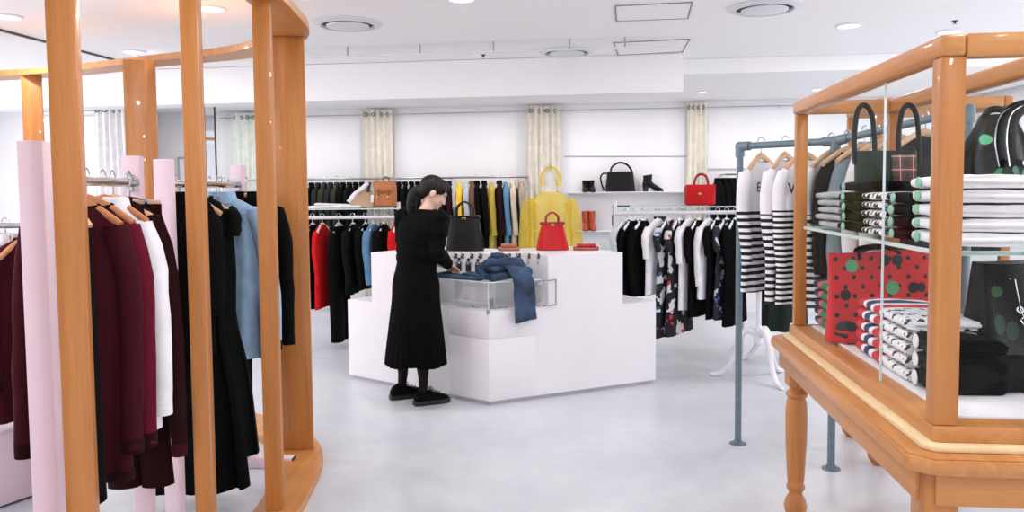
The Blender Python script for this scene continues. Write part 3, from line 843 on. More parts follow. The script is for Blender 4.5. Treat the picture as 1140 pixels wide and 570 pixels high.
def garment(kind, label, cat, loc, yaw, mat, length=.66, hw=.205, hem=.23, hd=.045, sleeve=.58, group=None, seed=0, collar='round', amp=.012, folds=5,
            cuff=None, placket=None, waist=None, ztop=-.082, neck=.06, sl_out=.045, slmat=None, hem_band=None, sl_r=.056, drop=.075, detail=True, skew=0.0, hem_d=None):
    t = thing(kind, label, cat, loc, yaw, group)
    seg = 44 if detail else 28
    rings = body_rings(length, hw, hem, hd, folds, amp, seed, neck, drop, waist, seg, skew, hem_d, ztop)
    MB().loft(rings, True, False, True).build('body', mat, t, 70)
    slmat = slmat or mat
    if sleeve:
        for s in (-1, 1):
            n = 9; pts = []; rs = []
            rnd = random.Random(seed * 3 + s)
            for i in range(n):
                v = i / (n - 1)
                x = s * (hw * .84 + sl_out * (1 - (1 - v) ** 2) + .022 * min(1, v * 5))
                z = ztop - drop * .86 - sleeve * v
                y = .012 * math.sin(v * 4 + rnd.uniform(0, 1)) - .01 * v
                pts.append((x, y, z)); r = lerp(sl_r, sl_r * .72, v) * (1 + .05 * math.sin(v * 17 + seed))
                rs.append((r * (.78 if i == 0 else .95), min(r, hd * 1.02 + .004)))
            m = MB().tube(pts, rs, 14 if detail else 10, True)
            m.ball((s * (hw * .83), 0, ztop - drop * .84), (sl_r * .74, min(sl_r, hd) * .85, sl_r * .30), 12, 8)
            so = m.noise(.004, 14, seed + s).build('sleeve', slmat, t, 70)
            if cuff:
                x, y, z = pts[-1]
                r = rs[-1]
                MB().tube([(x, y, z + .035), (x, y, z - .012)], [(r[0] * 1.03, r[1] * 1.05)] * 2, 14).build('cuff', cuff, so)
    if collar == 'round':
        pts = [(neck * 1.02 * math.cos(a), hd * .56 * math.sin(a), ztop + .004 - .012 * max(0, -math.sin(a))) for a in [2 * PI * k / 18 for k in range(19)]]
        MB().tube(pts, .007, 6, False).build('collar', cuff or slmat, t)
    elif collar == 'shirt':
        rings = []
        for k in range(19):
            a = -PI / 2 + .12 + (2 * PI - .24) * k / 18
            x, y = math.cos(a), math.sin(a)
            p = Vector((neck * x, hd * .6 * y, ztop))
            rings.append([p + Vector((0, 0, -.005)), p + Vector((x * .004, y * .004, .03)), p + Vector((x * .012, y * .012, .027)), p + Vector((x * .02, y * .02, -.012 - .02 * max(0, -y)))])
        MB().loft(rings, True).build('collar', slmat, t, 60)
    elif collar == 'hood':
        MB().ball((0, hd * .75, ztop - .03), (.1, .05, .085), 16, 10).noise(.008, 16, seed).build('hood', slmat, t, 70)
    if placket:
        pts = []
        zs = [ztop - .008 - (length - .02) * i / 12 for i in range(13)]
        bvals = []
        for i, z in enumerate(zs):
            v = (ztop - z) / length
            # follow the front of the body
            row = min(rings, key=lambda r: abs(r[0].z - z))
            fy = min((q.y for q in row if abs(q.x - skew * v * v) < .03), default=-hd)
            pts.append((skew * v * v, fy - .001, z))
        pl = MB().tube(pts, [(.013, .003)] * len(pts), 6, True, up=(0, 1, 0)).build('placket', placket, t, 60)
        for i in (1, 3, 5, 7, 9, 11):
            MB().ball((pts[i][0], pts[i][1] - .004, pts[i][2]), (.005, .003, .005), 8, 6).build('button', BLACK_PL, pl)
    if hem_band:
        last = rings[-1]; prev = rings[-2]
        r2 = [[Vector((p.x * 1.02, p.y * 1.05, p.z + .03)) for p in last], [Vector((p.x * 1.015, p.y * 1.05, p.z - .004)) for p in last]]
        MB().loft(r2, True, False, False).build('hem_band', hem_band, t, 70)
    return t

def trousers(kind, label, loc, yaw, mat, length=1.0, hw=.19, hd=.04, group=None, seed=0, leg_w=.1, drop_top=-.10, flare=1.0, cat='trousers'):
    t = thing(kind, label, cat, loc, yaw, group)
    # waistband and seat
    rings = []
    for (z, w, d) in ((0, hw * .95, hd * .6), (.035, hw * .97, hd * .7), (.1, hw * 1.02, hd * .95), (.2, hw * 1.06, hd * 1.05), (.28, hw * 1.03, hd * .95)):
        rings.append([Vector((w * sgn_pow(math.cos(a), .8), d * sgn_pow(math.sin(a), .8) + .004 * math.sin(5 * math.cos(a) + seed), drop_top - z)) for a in [2 * PI * k / 32 for k in range(32)]])
    MB().loft(rings).build('seat', mat, t, 60)
    for s in (-1, 1):
        pts = []; rs = []
        for i in range(9):
            v = i / 8
            pts.append((s * lerp(hw * .5, hw * .52, v) + .008 * math.sin(v * 5 + seed), .004 * math.sin(v * 6), drop_top - lerp(.2, length, v)))
            rs.append((lerp(hw * .53, leg_w * .5 * flare, v), lerp(hd * .95, hd * .85, v)))
        MB().tube(pts, rs, 18).noise(.003, 12, seed).build('leg', mat, t, 60)
    wb = MB()
    wb.loft([[Vector((hw * .975 * sgn_pow(math.cos(a), .8), hd * .74 * sgn_pow(math.sin(a), .8), drop_top - z)) for a in [2 * PI * k / 32 for k in range(32)]] for z in (-.002, .036)], True, True, False)
    wbo = wb.build('waistband', mat, t, 60)
    for x in (-.6, 0, .6): MB().box((x * hw, -hd * .74, drop_top - .018), (.012, .006, .044), .001).build('belt_loop', mat, wbo)
    return t

def hanger(label, loc, yaw, mat, style='wood', span=.2, group=None, hook=True):
    """origin on top of the rail; arms along local x"""
    t = thing('clothes_hanger', label, 'hanger', loc, yaw, group)
    r = .021
    pts = [(0, r * math.cos(a), r * math.sin(a) - r + .024) for a in [PI * (1.0 - 1.18 * k / 12) for k in range(13)]]
    # hook opens to the back, then straight down to the arms
    pts = [(0, p[1], p[2]) for p in pts]
    pts += [(0, .012, -.018), (0, 0, -.032), (0, 0, -.075)]
    MB().tube(pts, .0032, 6).build('hook', CHROME, t)
    if style == 'wood':
        n = 11; ap = []; rs = []
        for i in range(n):
            u = -1 + 2 * i / (n - 1)
            ap.append((u * span, -.014 * abs(u) ** 1.5 * 1.0, -.078 - .078 * abs(u) ** 1.35))
            rs.append((lerp(.02, .012, abs(u) ** .8), lerp(.008, .014, abs(u))))
        MB().tube(ap, rs, 10, up=(0, 1, 0)).build('shoulder_bar', mat, t, 50)
    elif style == 'clip':
        MB().box((0, 0, -.1), (span * 2, .012, .034), .004).build('clamp_bar', mat, t)
        for s in (-1, 1):
            MB().box((s * span * .6, 0, -.1), (.022, .018, .04), .003).build('clip', CHROME, t)
        MB().tube([(-span * .6, 0, -.085), (0, 0, -.07), (span * .6, 0, -.085)], .003, 6).build('wire', CHROME, t)
    return t

def short_lab(a, b):
    w = (a + b.replace(',', '')).split()[:16]
    while w[-1] in ('the', 'on', 'of', 'and', 'with', 'a', 'by', 'from', 'in', 'beside', 'behind', 'below', 'right', 'white', 'two', 'between'): w.pop()
    return ' '.join(w)

_gi = [0]
def seed():
    _gi[0] += 1; return _gi[0]

# ---------------------------------------------------------------- materials of the clothes
BURG = fabric('burgundy wool', (60, 16, 24))
BURG_L = fabric('wine red wool', (94, 20, 38))
BURG_D = fabric('dark oxblood', (38, 12, 15))
SKYB = plain('fabric pale blue cotton', (150, 186, 218), .75, 0, .16, 14, .3, 60, spec=.25)
DKGRN = fabric('dark green black', (12, 18, 16))

def hang_A(t_, k): pass
RA_d = Vector((RA1[0] - RA0[0], RA1[1] - RA0[1], 0)); RA_len = RA_d.length; RA_u = RA_d.normalized()
RB_d = Vector((RB1[0] - RB0[0], RB1[1] - RB0[1], 0)); RB_len = RB_d.length; RB_u = RB_d.normalized()
def railA(s, yaw=0): p = Vector((RA0[0], RA0[1], RAIL_H + .0165)) + RA_u * s; return p
def railB(s, yaw=0): p = Vector((RB0[0], RB0[1], RAIL_H + .0165)) + RB_u * s; return p

# rack nearest the camera: jackets and cardigans seen from the front
Y_ = R(6)
def hung(pos, yaw, hmat, hlabel, style='wood', span=.2, group=None):
    return hanger(hlabel, pos, yaw, hmat, style, span, group)
p = railA(.12); q = p + Vector((.028, 0, 0)); hung(q, Y_, HANGER_WOOD, 'pale wooden hanger carrying the narrow black pinafore', span=.075)
garment('hanging_dress', 'narrow black pinafore with grey lining between pink post and front wooden post', 'dress', q, Y_, BLK, length=.90, hw=.075, hem=.085, hd=.035, sleeve=0, collar='shirt', neck=.04, drop=.05, seed=seed(), placket=plain('fabric grey lining', (92, 94, 98), .8))
NB = dict(hw=.145, sl_out=.016, sl_r=.045, ztop=-.10, neck=.075)
p = railA(.27); hung(p, Y_, HANGER_RED, 'stained wooden hanger carrying the burgundy cardigan', span=.145)
garment('hanging_cardigan', 'burgundy knitted cardigan, second garment on the nearest pink rack', 'cardigan', p, Y_, BURG, length=.86, hem=.155, hd=.045, sleeve=.70, seed=seed(), placket=BURG_D, cuff=BURG_D, hem_band=BURG_D, **NB)
p = railA(.40); hung(p, Y_, HANGER_RED, 'stained wooden hanger carrying the wine red cardigan', span=.145)
garment('hanging_cardigan', 'wine red cardigan with dark cuffs, third garment on the nearest pink rack', 'cardigan', p, Y_, BURG, length=.80, hw=.145, hem=.15, hd=.042, sleeve=.72, seed=seed(), cuff=BURG_D, hem_band=BURG_D, slmat=BURG_L, sl_out=.022, sl_r=.046, ztop=-.10, neck=.075)
p = railA(.56); hung(p, Y_, HANGER_RED, 'stained wooden hanger carrying the white shirt', span=.145)
garment('hanging_shirt', 'white cotton shirt between the wine cardigan and oxblood trousers', 'shirt', p, Y_, WHT, length=.80, hw=.145, hem=.155, hd=.042, sleeve=.66, seed=seed(), collar='shirt', placket=WHT, cuff=WHT, sl_out=.034, sl_r=.046, amp=.014, ztop=-.10, neck=.07)
p = railA(.74); q = p + Vector((.035, 0, 0)); hung(q, Y_, HANGER_WOOD, 'pale clip hanger gripping the oxblood trousers', 'clip', .11)
trousers('hanging_trousers', 'dark oxblood trousers clipped by the waist on the nearest pink rack', q, Y_, BURG_D, length=1.06, hw=.115, seed=2, leg_w=.12)
p = railA(.84); hung(p, Y_, HANGER_WOOD, 'empty clip hanger with chrome clips near the far pink post', 'clip', .10)
p = railA(.66); hung(p, Y_, HANGER_WOOD, 'pale wooden hanger holding the oxblood cardigan behind the white shirt', span=.15)
garment('hanging_cardigan', 'oxblood cardigan behind the white shirt, only its long sleeve showing', 'cardigan', p, Y_, BURG_D, length=.78, hw=.16, hem=.16, hd=.04, sleeve=.86, seed=seed(), cuff=BURG, sl_out=.05, sl_r=.04)
# second pink rack
p = railB(.10); hung(p, Y_, HANGER_WOOD, 'pale wooden hanger first on the second pink rack, over the black blouse', span=.15)
garment('hanging_blouse', 'black blouse with faded blue collar, first on the second pink rack', 'blouse', p, Y_, BLK2, length=.7, hw=.155, hem=.16, hd=.04, sleeve=.45, seed=seed(), cuff=BLK, collar='shirt', sl_out=.015, sl_r=.045)
p = railB(.22); hung(p, Y_, HANGER_WOOD, 'pale wooden hanger over the long black dress', span=.15)
garment('hanging_dress', 'long black sleeveless dress with wide skirt on the second pink rack', 'dress', p, Y_, BLK, length=1.36, hw=.15, hem=.25, hd=.05, sleeve=0, seed=seed(), waist=.15, amp=.022, folds=7, hem_d=.07, collar='round')
p = railB(.34); hung(p, Y_, HANGER_WOOD, 'pale wooden hanger over the dark green tunic', span=.15)
garment('hanging_dress', 'dark green black long tunic beside the blue shirt', 'dress', p, Y_, DKGRN, length=1.25, hw=.15, hem=.24, hd=.05, sleeve=.12, seed=seed(), waist=.15, amp=.02, folds=6, hem_d=.07, sl_out=.01, sl_r=.045)
p = railB(.47); hung(p, Y_, HANGER_WOOD, 'pale wooden hanger carrying the pale blue shirt')
garment('hanging_shirt', 'pale blue cotton shirt with dark rolled cuffs on the second pink rack', 'shirt', p + Vector((.05, 0, 0)), Y_, SKYB, length=.80, hw=.185, hem=.21, hd=.05, sleeve=.68, seed=seed(), collar='shirt', placket=SKYB, cuff=fabric('ink cuff', (22, 24, 30)), sl_out=.06, amp=.022, folds=6, sl_r=.062)
for i, s_ in enumerate((.56, .60, .64)):
    p = railB(s_); hung(p, Y_, HANGER_WOOD, ('empty pale hanger directly behind the blue shirt', 'empty pale hanger between the blue shirt and black coat', 'empty pale hanger touching the black coat')[i], 'wood', .15)
p = railB(.71); q = p + Vector((.09, 0, 0)); hung(q, Y_, HANGER_WOOD, 'pale wooden hanger carrying the black coat at the far end', span=.17)
garment('hanging_coat', 'black wool coat last on the second pink rack, beside the wide end board', 'coat', q, Y_, BLK, length=.78, hw=.185, hem=.185, hd=.035, sleeve=.70, seed=seed(), collar='shirt', cuff=BLK2, sl_out=.022, sl_r=.045)
p = railB(.78); q = p + Vector((-.08, 0, 0)); hung(q, Y_, HANGER_WOOD, 'pale clip hanger at the far end over the black trousers', 'clip', .12)
trousers('hanging_trousers', 'long black trousers hanging at the far end of the second pink rack', q, Y_, BLK2, length=1.22, hw=.13, seed=5, leg_w=.15)

# low rack at far left
def rail3(px): return Vector((xat(px, y3), y3, RAIL3_Z + .014))
p = rail3(4); hung(p, R(80), HANGER_RED, 'stained wooden hanger on the low rack at the left edge')
garment('hanging_shirt', 'white shirt on the low rack at the left picture edge', 'shirt', p + Vector((0, 0, 0)), R(70), WHT, length=.62, hw=.19, hem=.2, hd=.04, sleeve=.5, seed=seed(), collar='shirt', placket=WHT)
p = rail3(-16); hung(p, R(78), HANGER_RED, 'stained wooden hanger on the low rack, just cut off by the left edge')
garment('hanging_jacket', 'black jacket next to the white shirt on the low left rack', 'jacket', p, R(72), BLK, length=.72, hw=.2, hem=.2, hd=.045, sleeve=.6, seed=seed(), collar='shirt')
p = rail3(27); hung(p, R(85), HANGER_RED, 'stained wooden hanger on the low rack beside the pink post')
garment('hanging_coat', 'dark wine coat on the low left rack above the pink plinth', 'coat', p, R(75), BURG, length=.86, hw=.2, hem=.22, hd=.06, sleeve=.62, seed=seed(), collar='round', cuff=BURG_D)

# ---------------------------------------------------------------- back wall rail: garments seen edge-on
def onwall(px):
    x = xat(px, 9.8)
    for _ in range(4): x = xat(px, wall_y(x) - RAIL_OFF)
    return Vector((x, wall_y(x) - RAIL_OFF, RAILW_Z + .012))
YELLOW = fabric('mustard yellow', (240, 196, 60)); GREYL = fabric('light grey marl', (186, 188, 190)); BROWN = fabric('brown tweed', (112, 82, 66))
OLIVE = fabric('dark olive', (52, 56, 46)); CHAR = fabric('charcoal', (40, 42, 44)); MARO = fabric('maroon black', (38, 20, 24))
DENIM_L = fabric('washed denim', (96, 136, 168)); BEIGE = fabric('beige gabardine', (206, 192, 174)); TAUPE = fabric('taupe gabardine', (172, 154, 136))
def thin_poly(name, rgb, fac):
    m, N, L, bs = _mat(name)
    tl = N.new('ShaderNodeBsdfTranslucent'); tl.inputs[0].default_value = srgb(*rgb)
    tp = N.new('ShaderNodeBsdfTransparent'); tp.inputs[0].default_value = tuple(.55 * c + .45 for c in srgb(*rgb)[:3]) + (1,)
    setin(bs, Roughness=.28); bs.inputs['Base Color'].default_value = srgb(*rgb)
    nz = N.new('ShaderNodeTexNoise'); nz.inputs['Scale'].default_value = 22
    tc = N.new('ShaderNodeTexCoord'); L.new(tc.outputs['Object'], nz.inputs['Vector'])
    bp = N.new('ShaderNodeBump'); bp.inputs['Strength'].default_value = .5; bp.inputs['Distance'].default_value = .01
    L.new(nz.outputs['Fac'], bp.inputs['Height']); L.new(bp.outputs[0], bs.inputs['Normal'])
    m1 = N.new('ShaderNodeMixShader'); m1.inputs[0].default_value = .45
    L.new(bs.outputs[0], m1.inputs[1]); L.new(tl.outputs[0], m1.inputs[2])
    m2 = N.new('ShaderNodeMixShader'); m2.inputs[0].default_value = fac
    L.new(m1.outputs[0], m2.inputs[1]); L.new(tp.outputs[0], m2.inputs[2])
    L.new(m2.outputs[0], N['Material Output'].inputs['Surface'])
    return m
RAINY = thin_poly('yellow vinyl', (252, 234, 110), .5)
EDGE = R(90)
left_row = [(347, BLK, 'black wool coat at the left end of the back wall rail'), (354, CHAR, 'charcoal coat second from the left on the back wall rail'), (361, OLIVE, 'dark olive coat third from left on the back wall rail'),
            (368, CHAR, 'charcoal coat fourth from left on the back wall rail'), (375, OLIVE, 'dark olive parka above the folded white shirt, fifth on the back wall rail'), (382, BLK, 'black coat sixth from left on the back wall rail'),
            (389, DKGRN, 'green black coat above the canvas bag on the back wall rail'), (396, BLK, 'black coat just right of the green black coat on the back wall rail'), (403, BLK2, 'black coat left of the cream curtain and behind the canvas bag')]
mid_row = [(444, BLK, 'black coat right of the tan backpack, first in its row'), (451, BLK2, 'black coat right of the tan backpack, second in its row'), (458, BLK, 'black coat right of the tan backpack, third in its row'), (465, BLK2, 'black coat right beside the woman in black, left of her head'),
           (492, MARO, 'maroon black coat just right of the woman\'s head'), (500, MARO, 'maroon black coat touching the yellow jumper')]
rest = [(511, YELLOW, 'mustard yellow jumper on the back wall rail above the black handbag', .62), (519, GREYL, 'light grey blouse between the yellow jumper and brown coat', .66), (525.5, BROWN, 'brown tweed coat on the back wall rail', .7),
        (531, BLK, 'black coat right of the brown tweed coat', .8), (539, BLK2, 'black coat left of the translucent yellow raincoat', .8), (547, RAINY, 'translucent yellow vinyl raincoat squeezed on the back wall rail', .85),
        (556, MARO, 'black coat between yellow raincoat and denim jacket', .8), (563, DENIM_L, 'washed denim jacket on the back wall rail', .75), (570.5, BEIGE, 'beige trench coat on the back wall rail', .85), (580, TAUPE, 'taupe trench coat at the right end beside the cream curtain', .85)]
for px, m, lab in left_row + mid_row:
    p = onwall(px); k = seed()
    garment('hanging_coat', lab, 'coat', p, EDGE + R(2), m, length=.62 + .03 * (k % 3), hw=.2, hem=.2, hd=.032, sleeve=.52, seed=k, collar='shirt', sl_r=.04, detail=False, amp=.006)
    hanger(short_lab('chrome hook hanger under the ', lab), p, EDGE, BLACK_PL, 'wood', .17) if px in (347, 361, 375, 389) else None
for px, m, lab, ln in rest:
    p = onwall(px); k = seed()
    kd = 'hanging_coat'; ct_ = 'coat'
    if 'jumper' in lab: kd, ct_ = 'hanging_jumper', 'jumper'
    elif 'blouse' in lab: kd, ct_ = 'hanging_blouse', 'blouse'
    elif 'raincoat s' in lab: kd, ct_ = 'hanging_raincoat', 'raincoat'
    elif 'denim j' in lab and 'washed' in lab: kd, ct_ = 'hanging_jacket', 'jacket'
    garment(kd, lab, ct_, p, EDGE + R(5), m, length=ln, hw=.2, hem=.215, hd=.036, sleeve=.56, seed=k, collar='shirt' if ct_ == 'coat' else 'round', sl_r=.038, detail=False, amp=.007)
right_row = [(799, 'black coat on the back wall just right of the red satchel'), (806, 'second black coat right of the red satchel'), (812.5, 'third black coat right of the red satchel'), (819, 'black coat on the back wall behind the pipe upright'), (826, 'black coat at the far right of the back wall row')]
for px, lab in right_row:
    p = onwall(px); k = seed()
    garment('hanging_coat', lab, 'coat', p, EDGE + R(2), BLK if k % 2 else BLK2, length=.66, hw=.2, hem=.2, hd=.034, sleeve=.5, seed=k, collar='shirt', sl_r=.044, detail=False, amp=.006)

# ---------------------------------------------------------------- white rack on the left (below the shelf)
RED_M = fabric('scarlet knit', (212, 30, 34))
def onL(px): return Vector((xat(px, YL), YL, ZRL + .017))
rowL = [(333, 'coat', BLK, 'black coat on the white rack, partly hidden by the wide wooden board', .76), (347, 'coat', BLK2, 'black coat at the left of the white rack beside the scarlet one', .80), (358, 'coat', RED_M, 'scarlet red knitted coat on the white rail', .80), (376, 'trousers', BLK, 'long black trousers reaching almost to the floor', 1.10),
        (392, 'jacket', DKGRN, 'green black jacket on the white rack left of the canvas bag', .66), (406, 'jacket', BLK, 'black jacket below the canvas bag on the white rack', .62), (414.5, 'jacket', DENIM_L, 'washed blue denim jacket on the white rack below the backpack', .5), (426, 'jacket', BLK2, 'black jacket below the tan backpack on the white rack', .6), (441, 'jumper', RED_M, 'red jumper beside the woman on the white rack', .5)]
for px, kd, m, lab, ln in rowL:
    p = onL(px); k = seed(); yw = EDGE - R(9)
    hanger(short_lab('white hanger carrying the ', lab), p, yw, HANGER_WHITE, 'wood', .17)
    if kd == 'trousers': trousers('hanging_trousers', lab, p, yw, m, length=ln, hw=.18, hd=.07, seed=k, leg_w=.2)
    else: garment('hanging_' + kd, lab, kd, p, yw, m, length=ln, hw=.19, hem=.2, hd=.036 if m is not RED_M else .024, sleeve=.5, seed=k, collar='round', sl_r=.04 if m is not RED_M else .027, detail=False, amp=.007, sl_out=.02)

# ---------------------------------------------------------------- white rack on the right
def print_mat(name, base, c2, c3, sc, thr):
    g = G(name)
    n1 = g.noise(sc, 2); n2 = g.noise(sc * 1.7, 1)
    a = g.mix(g.op('GREATER_THAN', n1, thr), srgb(*base), srgb(*c2))
    b = g.mix(g.op('GREATER_THAN', n2, .64), a, srgb(*c3))
    return g.done(b)
PRINT1 = print_mat('abstract print jersey', (20, 20, 24), (206, 208, 214), (70, 96, 150), 9, .56)
PRINT2 = print_mat('floral print crepe', (16, 16, 20), (214, 214, 218), (196, 40, 56), 8, .60)
PRINT3 = print_mat('blue floral crepe', (20, 22, 30), (186, 190, 204), (84, 110, 180), 12, .57)
def onR(px): return Vector((xat(px, YR), YR, ZRR + .017))
GREY_M = fabric('pale grey jersey', (196, 202, 206))
rowR = [(697, 'blouse', GREY_M, 'pale grey blouse at the left end of the right white rack', .60, .2, 40), (704, 'jacket', BLK, 'black jacket behind the counter end on the right white rack', .66, .5, 32), (716, 'jacket', BLK2, 'black jacket left of the white tee on the right white rack', .66, .5, 40),
        (732, 'tee', WHT, 'white tee hanging left of the abstract print dress', .64, .26, 36), (745, 'dress', PRINT1, 'abstract black and white print dress', 1.02, .2, 44), (757, 'dress', PRINT2, 'black dress with white and red floral print', 1.0, .2, 42),
        (768, 'tee', WHT, 'white tee with loose sleeve right of the floral dress', .78, .3, 36), (778, 'tee', BLK, 'black tee between two white ones on the right white rack', .84, .3, 44), (789, 'shirt', WHT, 'long white shirt on the right white rack', .68, .5, 44),
        (799, 'tee', BLK2, 'black tee right of the long white shirt', .86, .24, 36), (809, 'dress', PRINT3, 'dark dress with blue floral print beside the pipe upright', .86, .2, 48), (819, 'dress', BLK, 'long black dress right behind the pipe upright', .92, .3, 48)]
for px, kd, m, lab, ln, sl, yd in rowR:
    p = onR(px); k = seed(); yw = R(90 - 40)
    hanger(short_lab('white hanger carrying the ', lab), p, yw, HANGER_WHITE, 'wood', .17)
    garment('hanging_' + kd, lab, kd, p, yw, m, length=ln, hw=.185, hem=.2 if kd != 'dress' else .25, hd=.027, sleeve=sl, seed=k, collar='round', sl_r=.036, detail=False, sl_out=.05, hem_d=.032, amp=.006)

# ---------------------------------------------------------------- striped tees on the pipe rack
def stripe_mat(name, yoke, period=.037, frac=.5):
    g = G(name)
    st = g.stripe(g.z, period, frac)
    low = g.op('LESS_THAN', g.z, yoke)
    return g.done(g.mix(g.op('MULTIPLY', st, low), srgb(238, 236, 241), srgb(14, 14, 16)))
STR1 = stripe_mat('breton stripe white yoke', -.37); STR2 = stripe_mat('breton stripe', -.40); STR3 = stripe_mat('fine breton stripe', -.38, .03, .5)
rail1 = lambda t_: Vector((lerp(PA.x, PB.x, t_), lerp(PA.y, PB.y, t_), lerp(ZA, ZB, t_) + .019))
ang1 = math.atan2(PB.y - PA.y, PB.x - PA.x)
def letters(txt, size, parent, loc, mat, name='print'):
    cu = bpy.data.curves.new(name, 'FONT'); cu.body = txt; cu.size = size; cu.extrude = .0012; cu.align_x = 'CENTER'
    ob = bpy.data.objects.new(name, cu); COL.objects.link(ob)
    dg = bpy.context.evaluated_depsgraph_get(); me = bpy.data.meshes.new_from_object(ob.evaluated_get(dg))
    bpy.data.objects.remove(ob); bpy.data.curves.remove(cu)
    o = bpy.data.objects.new(name, me); COL.objects.link(o); me.materials.clear(); me.materials.append(mat); o.parent = parent; o.location = loc; o.rotation_euler = (PI / 2, 0, 0)
    return o
INK = plain('black print ink', (18, 18, 20), .7)
tees = [(.24, STR1, 'white yoke striped tee first on the pipe rail with small print', 'E', -.098), (.50, STR2, 'striped tee in the middle of the pipe rail with heart mark', None, 0), (.70, STR3, 'striped tee with tall black lettering behind the far showcase post', 'VIL', -.10), (.96, STR2, 'striped tee seen through the showcase glass beyond the post', None, 0)]
for tt, m, lab, txt, tx in tees:
    p = rail1(tt); yw = R(40 if tt < .6 else 22); k = seed()
    hanger(short_lab('pale wooden hanger carrying the ', lab), p, yw, HANGER_WOOD, 'wood', .14)
    t = garment('striped_tee', lab, 'tee shirt', p, yw, m, length=.77 if tt > .3 else .72, hw=.165, hem=.185, hd=.032, sleeve=.50, seed=k, collar='round', sl_r=.042, amp=.01, sl_out=.006, ztop=-.115, neck=.085, drop=.07)
    if txt: letters(txt, .075 if txt == 'E' else .082, t, (tx, -.050, -.28 if txt == 'E' else -.29), INK)
    elif tt == .50:
        h = MB(); h.ball((-.008, 0, .004), (.011, .002, .011), 10, 6); h.ball((.008, 0, .004), (.011, .002, .011), 10, 6); h.loft([[Vector((-.018, -.002, 0)), Vector((.018, -.002, 0)), Vector((.018, .002, 0)), Vector((-.018, .002, 0))], [Vector((-.001, -.002, -.02)), Vector((.001, -.002, -.02)), Vector((.001, .002, -.02)), Vector((-.001, .002, -.02))]])
        ho = h.build('heart_mark', INK, t); ho.location = (-.07, -.044, -.165)
# white trousers behind
# rail 2: sweatshirts seen through the glass
rail2 = lambda t_: Vector((lerp(PB.x, PC.x, t_), lerp(PB.y, PC.y, t_), lerp(ZB, ZC, t_) + .019))
GREYB = fabric('blue grey jersey', (128, 142, 150))
for tt, kd, m, lab, ln, sl, yd in ((.10, 'coat', BLK, 'black coat first on the pipe rail inside the far showcase glass', .78, .55, 20), (.24, 'cardigan', GREYB, 'blue grey cardigan on the pipe rail behind the folded tees', .86, .6, 14), (.38, 'sweatshirt', WHT, 'white sweatshirt on the pipe rail behind the folded tees', .66, .55, 10), (.52, 'sweatshirt', WHT, 'second white sweatshirt behind the dark tote bag', .7, .5, 8), (.70, 'coat', DKGRN, 'green black coat on the pipe rail behind the tote bag', .8, .5, 8)):
    p = rail2(tt); yw = R(yd); k = seed()
    hanger(short_lab('pale wooden hanger carrying the ', lab), p, yw, HANGER_WOOD, 'wood', .17)
    garment('hanging_' + kd, lab, kd, p + Vector((.03, 0, 0)), yw, m, length=ln, hw=.175, hem=.19, hd=.042, sleeve=sl, seed=k, collar='round', sl_r=.05, amp=.012, ztop=-.10, neck=.075)
# ================================================================== the woman in black
def fuse(mb, name, mats, parent, voxel=.008, smooth=4, assign=None, fold=None):
    """weld everything in mb into one continuous skin"""
    o = mb.build(name, mats, None)
    md = o.modifiers.new('skin', 'REMESH'); md.mode = 'VOXEL'; md.voxel_size = voxel; md.use_smooth_shade = True
    if smooth:
        sm = o.modifiers.new('soften', 'SMOOTH'); sm.factor = .5; sm.iterations = smooth
    dg = bpy.context.evaluated_depsgraph_get()
    me = bpy.data.meshes.new_from_object(o.evaluated_get(dg)); o.modifiers.clear()
    old = o.data; o.data = me; bpy.data.meshes.remove(old); me.name = name
    me.materials.clear()
    for m in (mats if isinstance(mats, (list, tuple)) else [mats]): me.materials.append(m)
    if fold:
        for v in me.vertices: v.co += fold(v.co, v.normal)
    for p in me.polygons:
        p.use_smooth = True
        p.material_index = assign(p.center) if assign else 0
    o.parent = parent
    return o

PW = Vector((-.645, 5.49, 0)); P_RZ = R(-37)
pm = Matrix.Translation(PW) @ Matrix.Rotation(P_RZ, 4, 'Z'); pinv = pm.inverted()
person = thing('person', 'woman in black long-sleeved top and pleated black skirt leaning over the counter', 'person', PW, P_RZ)
SKIN = plain('skin', (226, 186, 164), .5, var=.03, scale=20)
TIGHTS = plain('sheer black tights', (30, 24, 22), .7, var=.1, spec=.1)
HAIR_M = plain('black hair', (11, 9, 10), .45, spec=.3, var=.2, scale=30, bump=.4, bscale=120)
TOPM = fabric('black jersey top', (7, 7, 8)); SKIRTM = fabric('black pleated crepe', (6, 6, 7)); SHOE_M = plain('black suede', (8, 7, 8), .8, var=.1, spec=.1)
V = Vector
# joints in the woman's own frame: +y is the way she faces, +x her right
sh_r, sh_l = V((.165, .035, 1.315)), V((-.175, .02, 1.325))
el_r, el_l = V((.175, -.015, 1.09)), V((-.225, .07, 1.075))
wr_r, wr_l = V((-.02, .325, .962)), V((-.125, .32, .965))
neck0, neck1 = V((-.003, .045, 1.335)), V((.02, .085, 1.415))
head_c = V((.03, .115, 1.487))
HEAD_E = Euler((R(-30), 0, R(-38)))     # chin down, turned to her right
Hm = Matrix.Translation(head_c) @ HEAD_E.to_matrix().to_4x4()
def hp(x, y, z): return Hm @ V((x, y, z))
fl = pinv @ (on_z(458, 441, 0) - nL * .055); fr = pinv @ (on_z(486, 447, 0) - nL * .065)
fl.z = fr.z = 0
toe_dir = R(-26)
td = V((-math.sin(toe_dir), math.cos(toe_dir), 0))
an_l = fl - td * .03 + V((0, 0, .095)); an_r = fr - td * .055 + V((0, 0, .095))

b = MB()
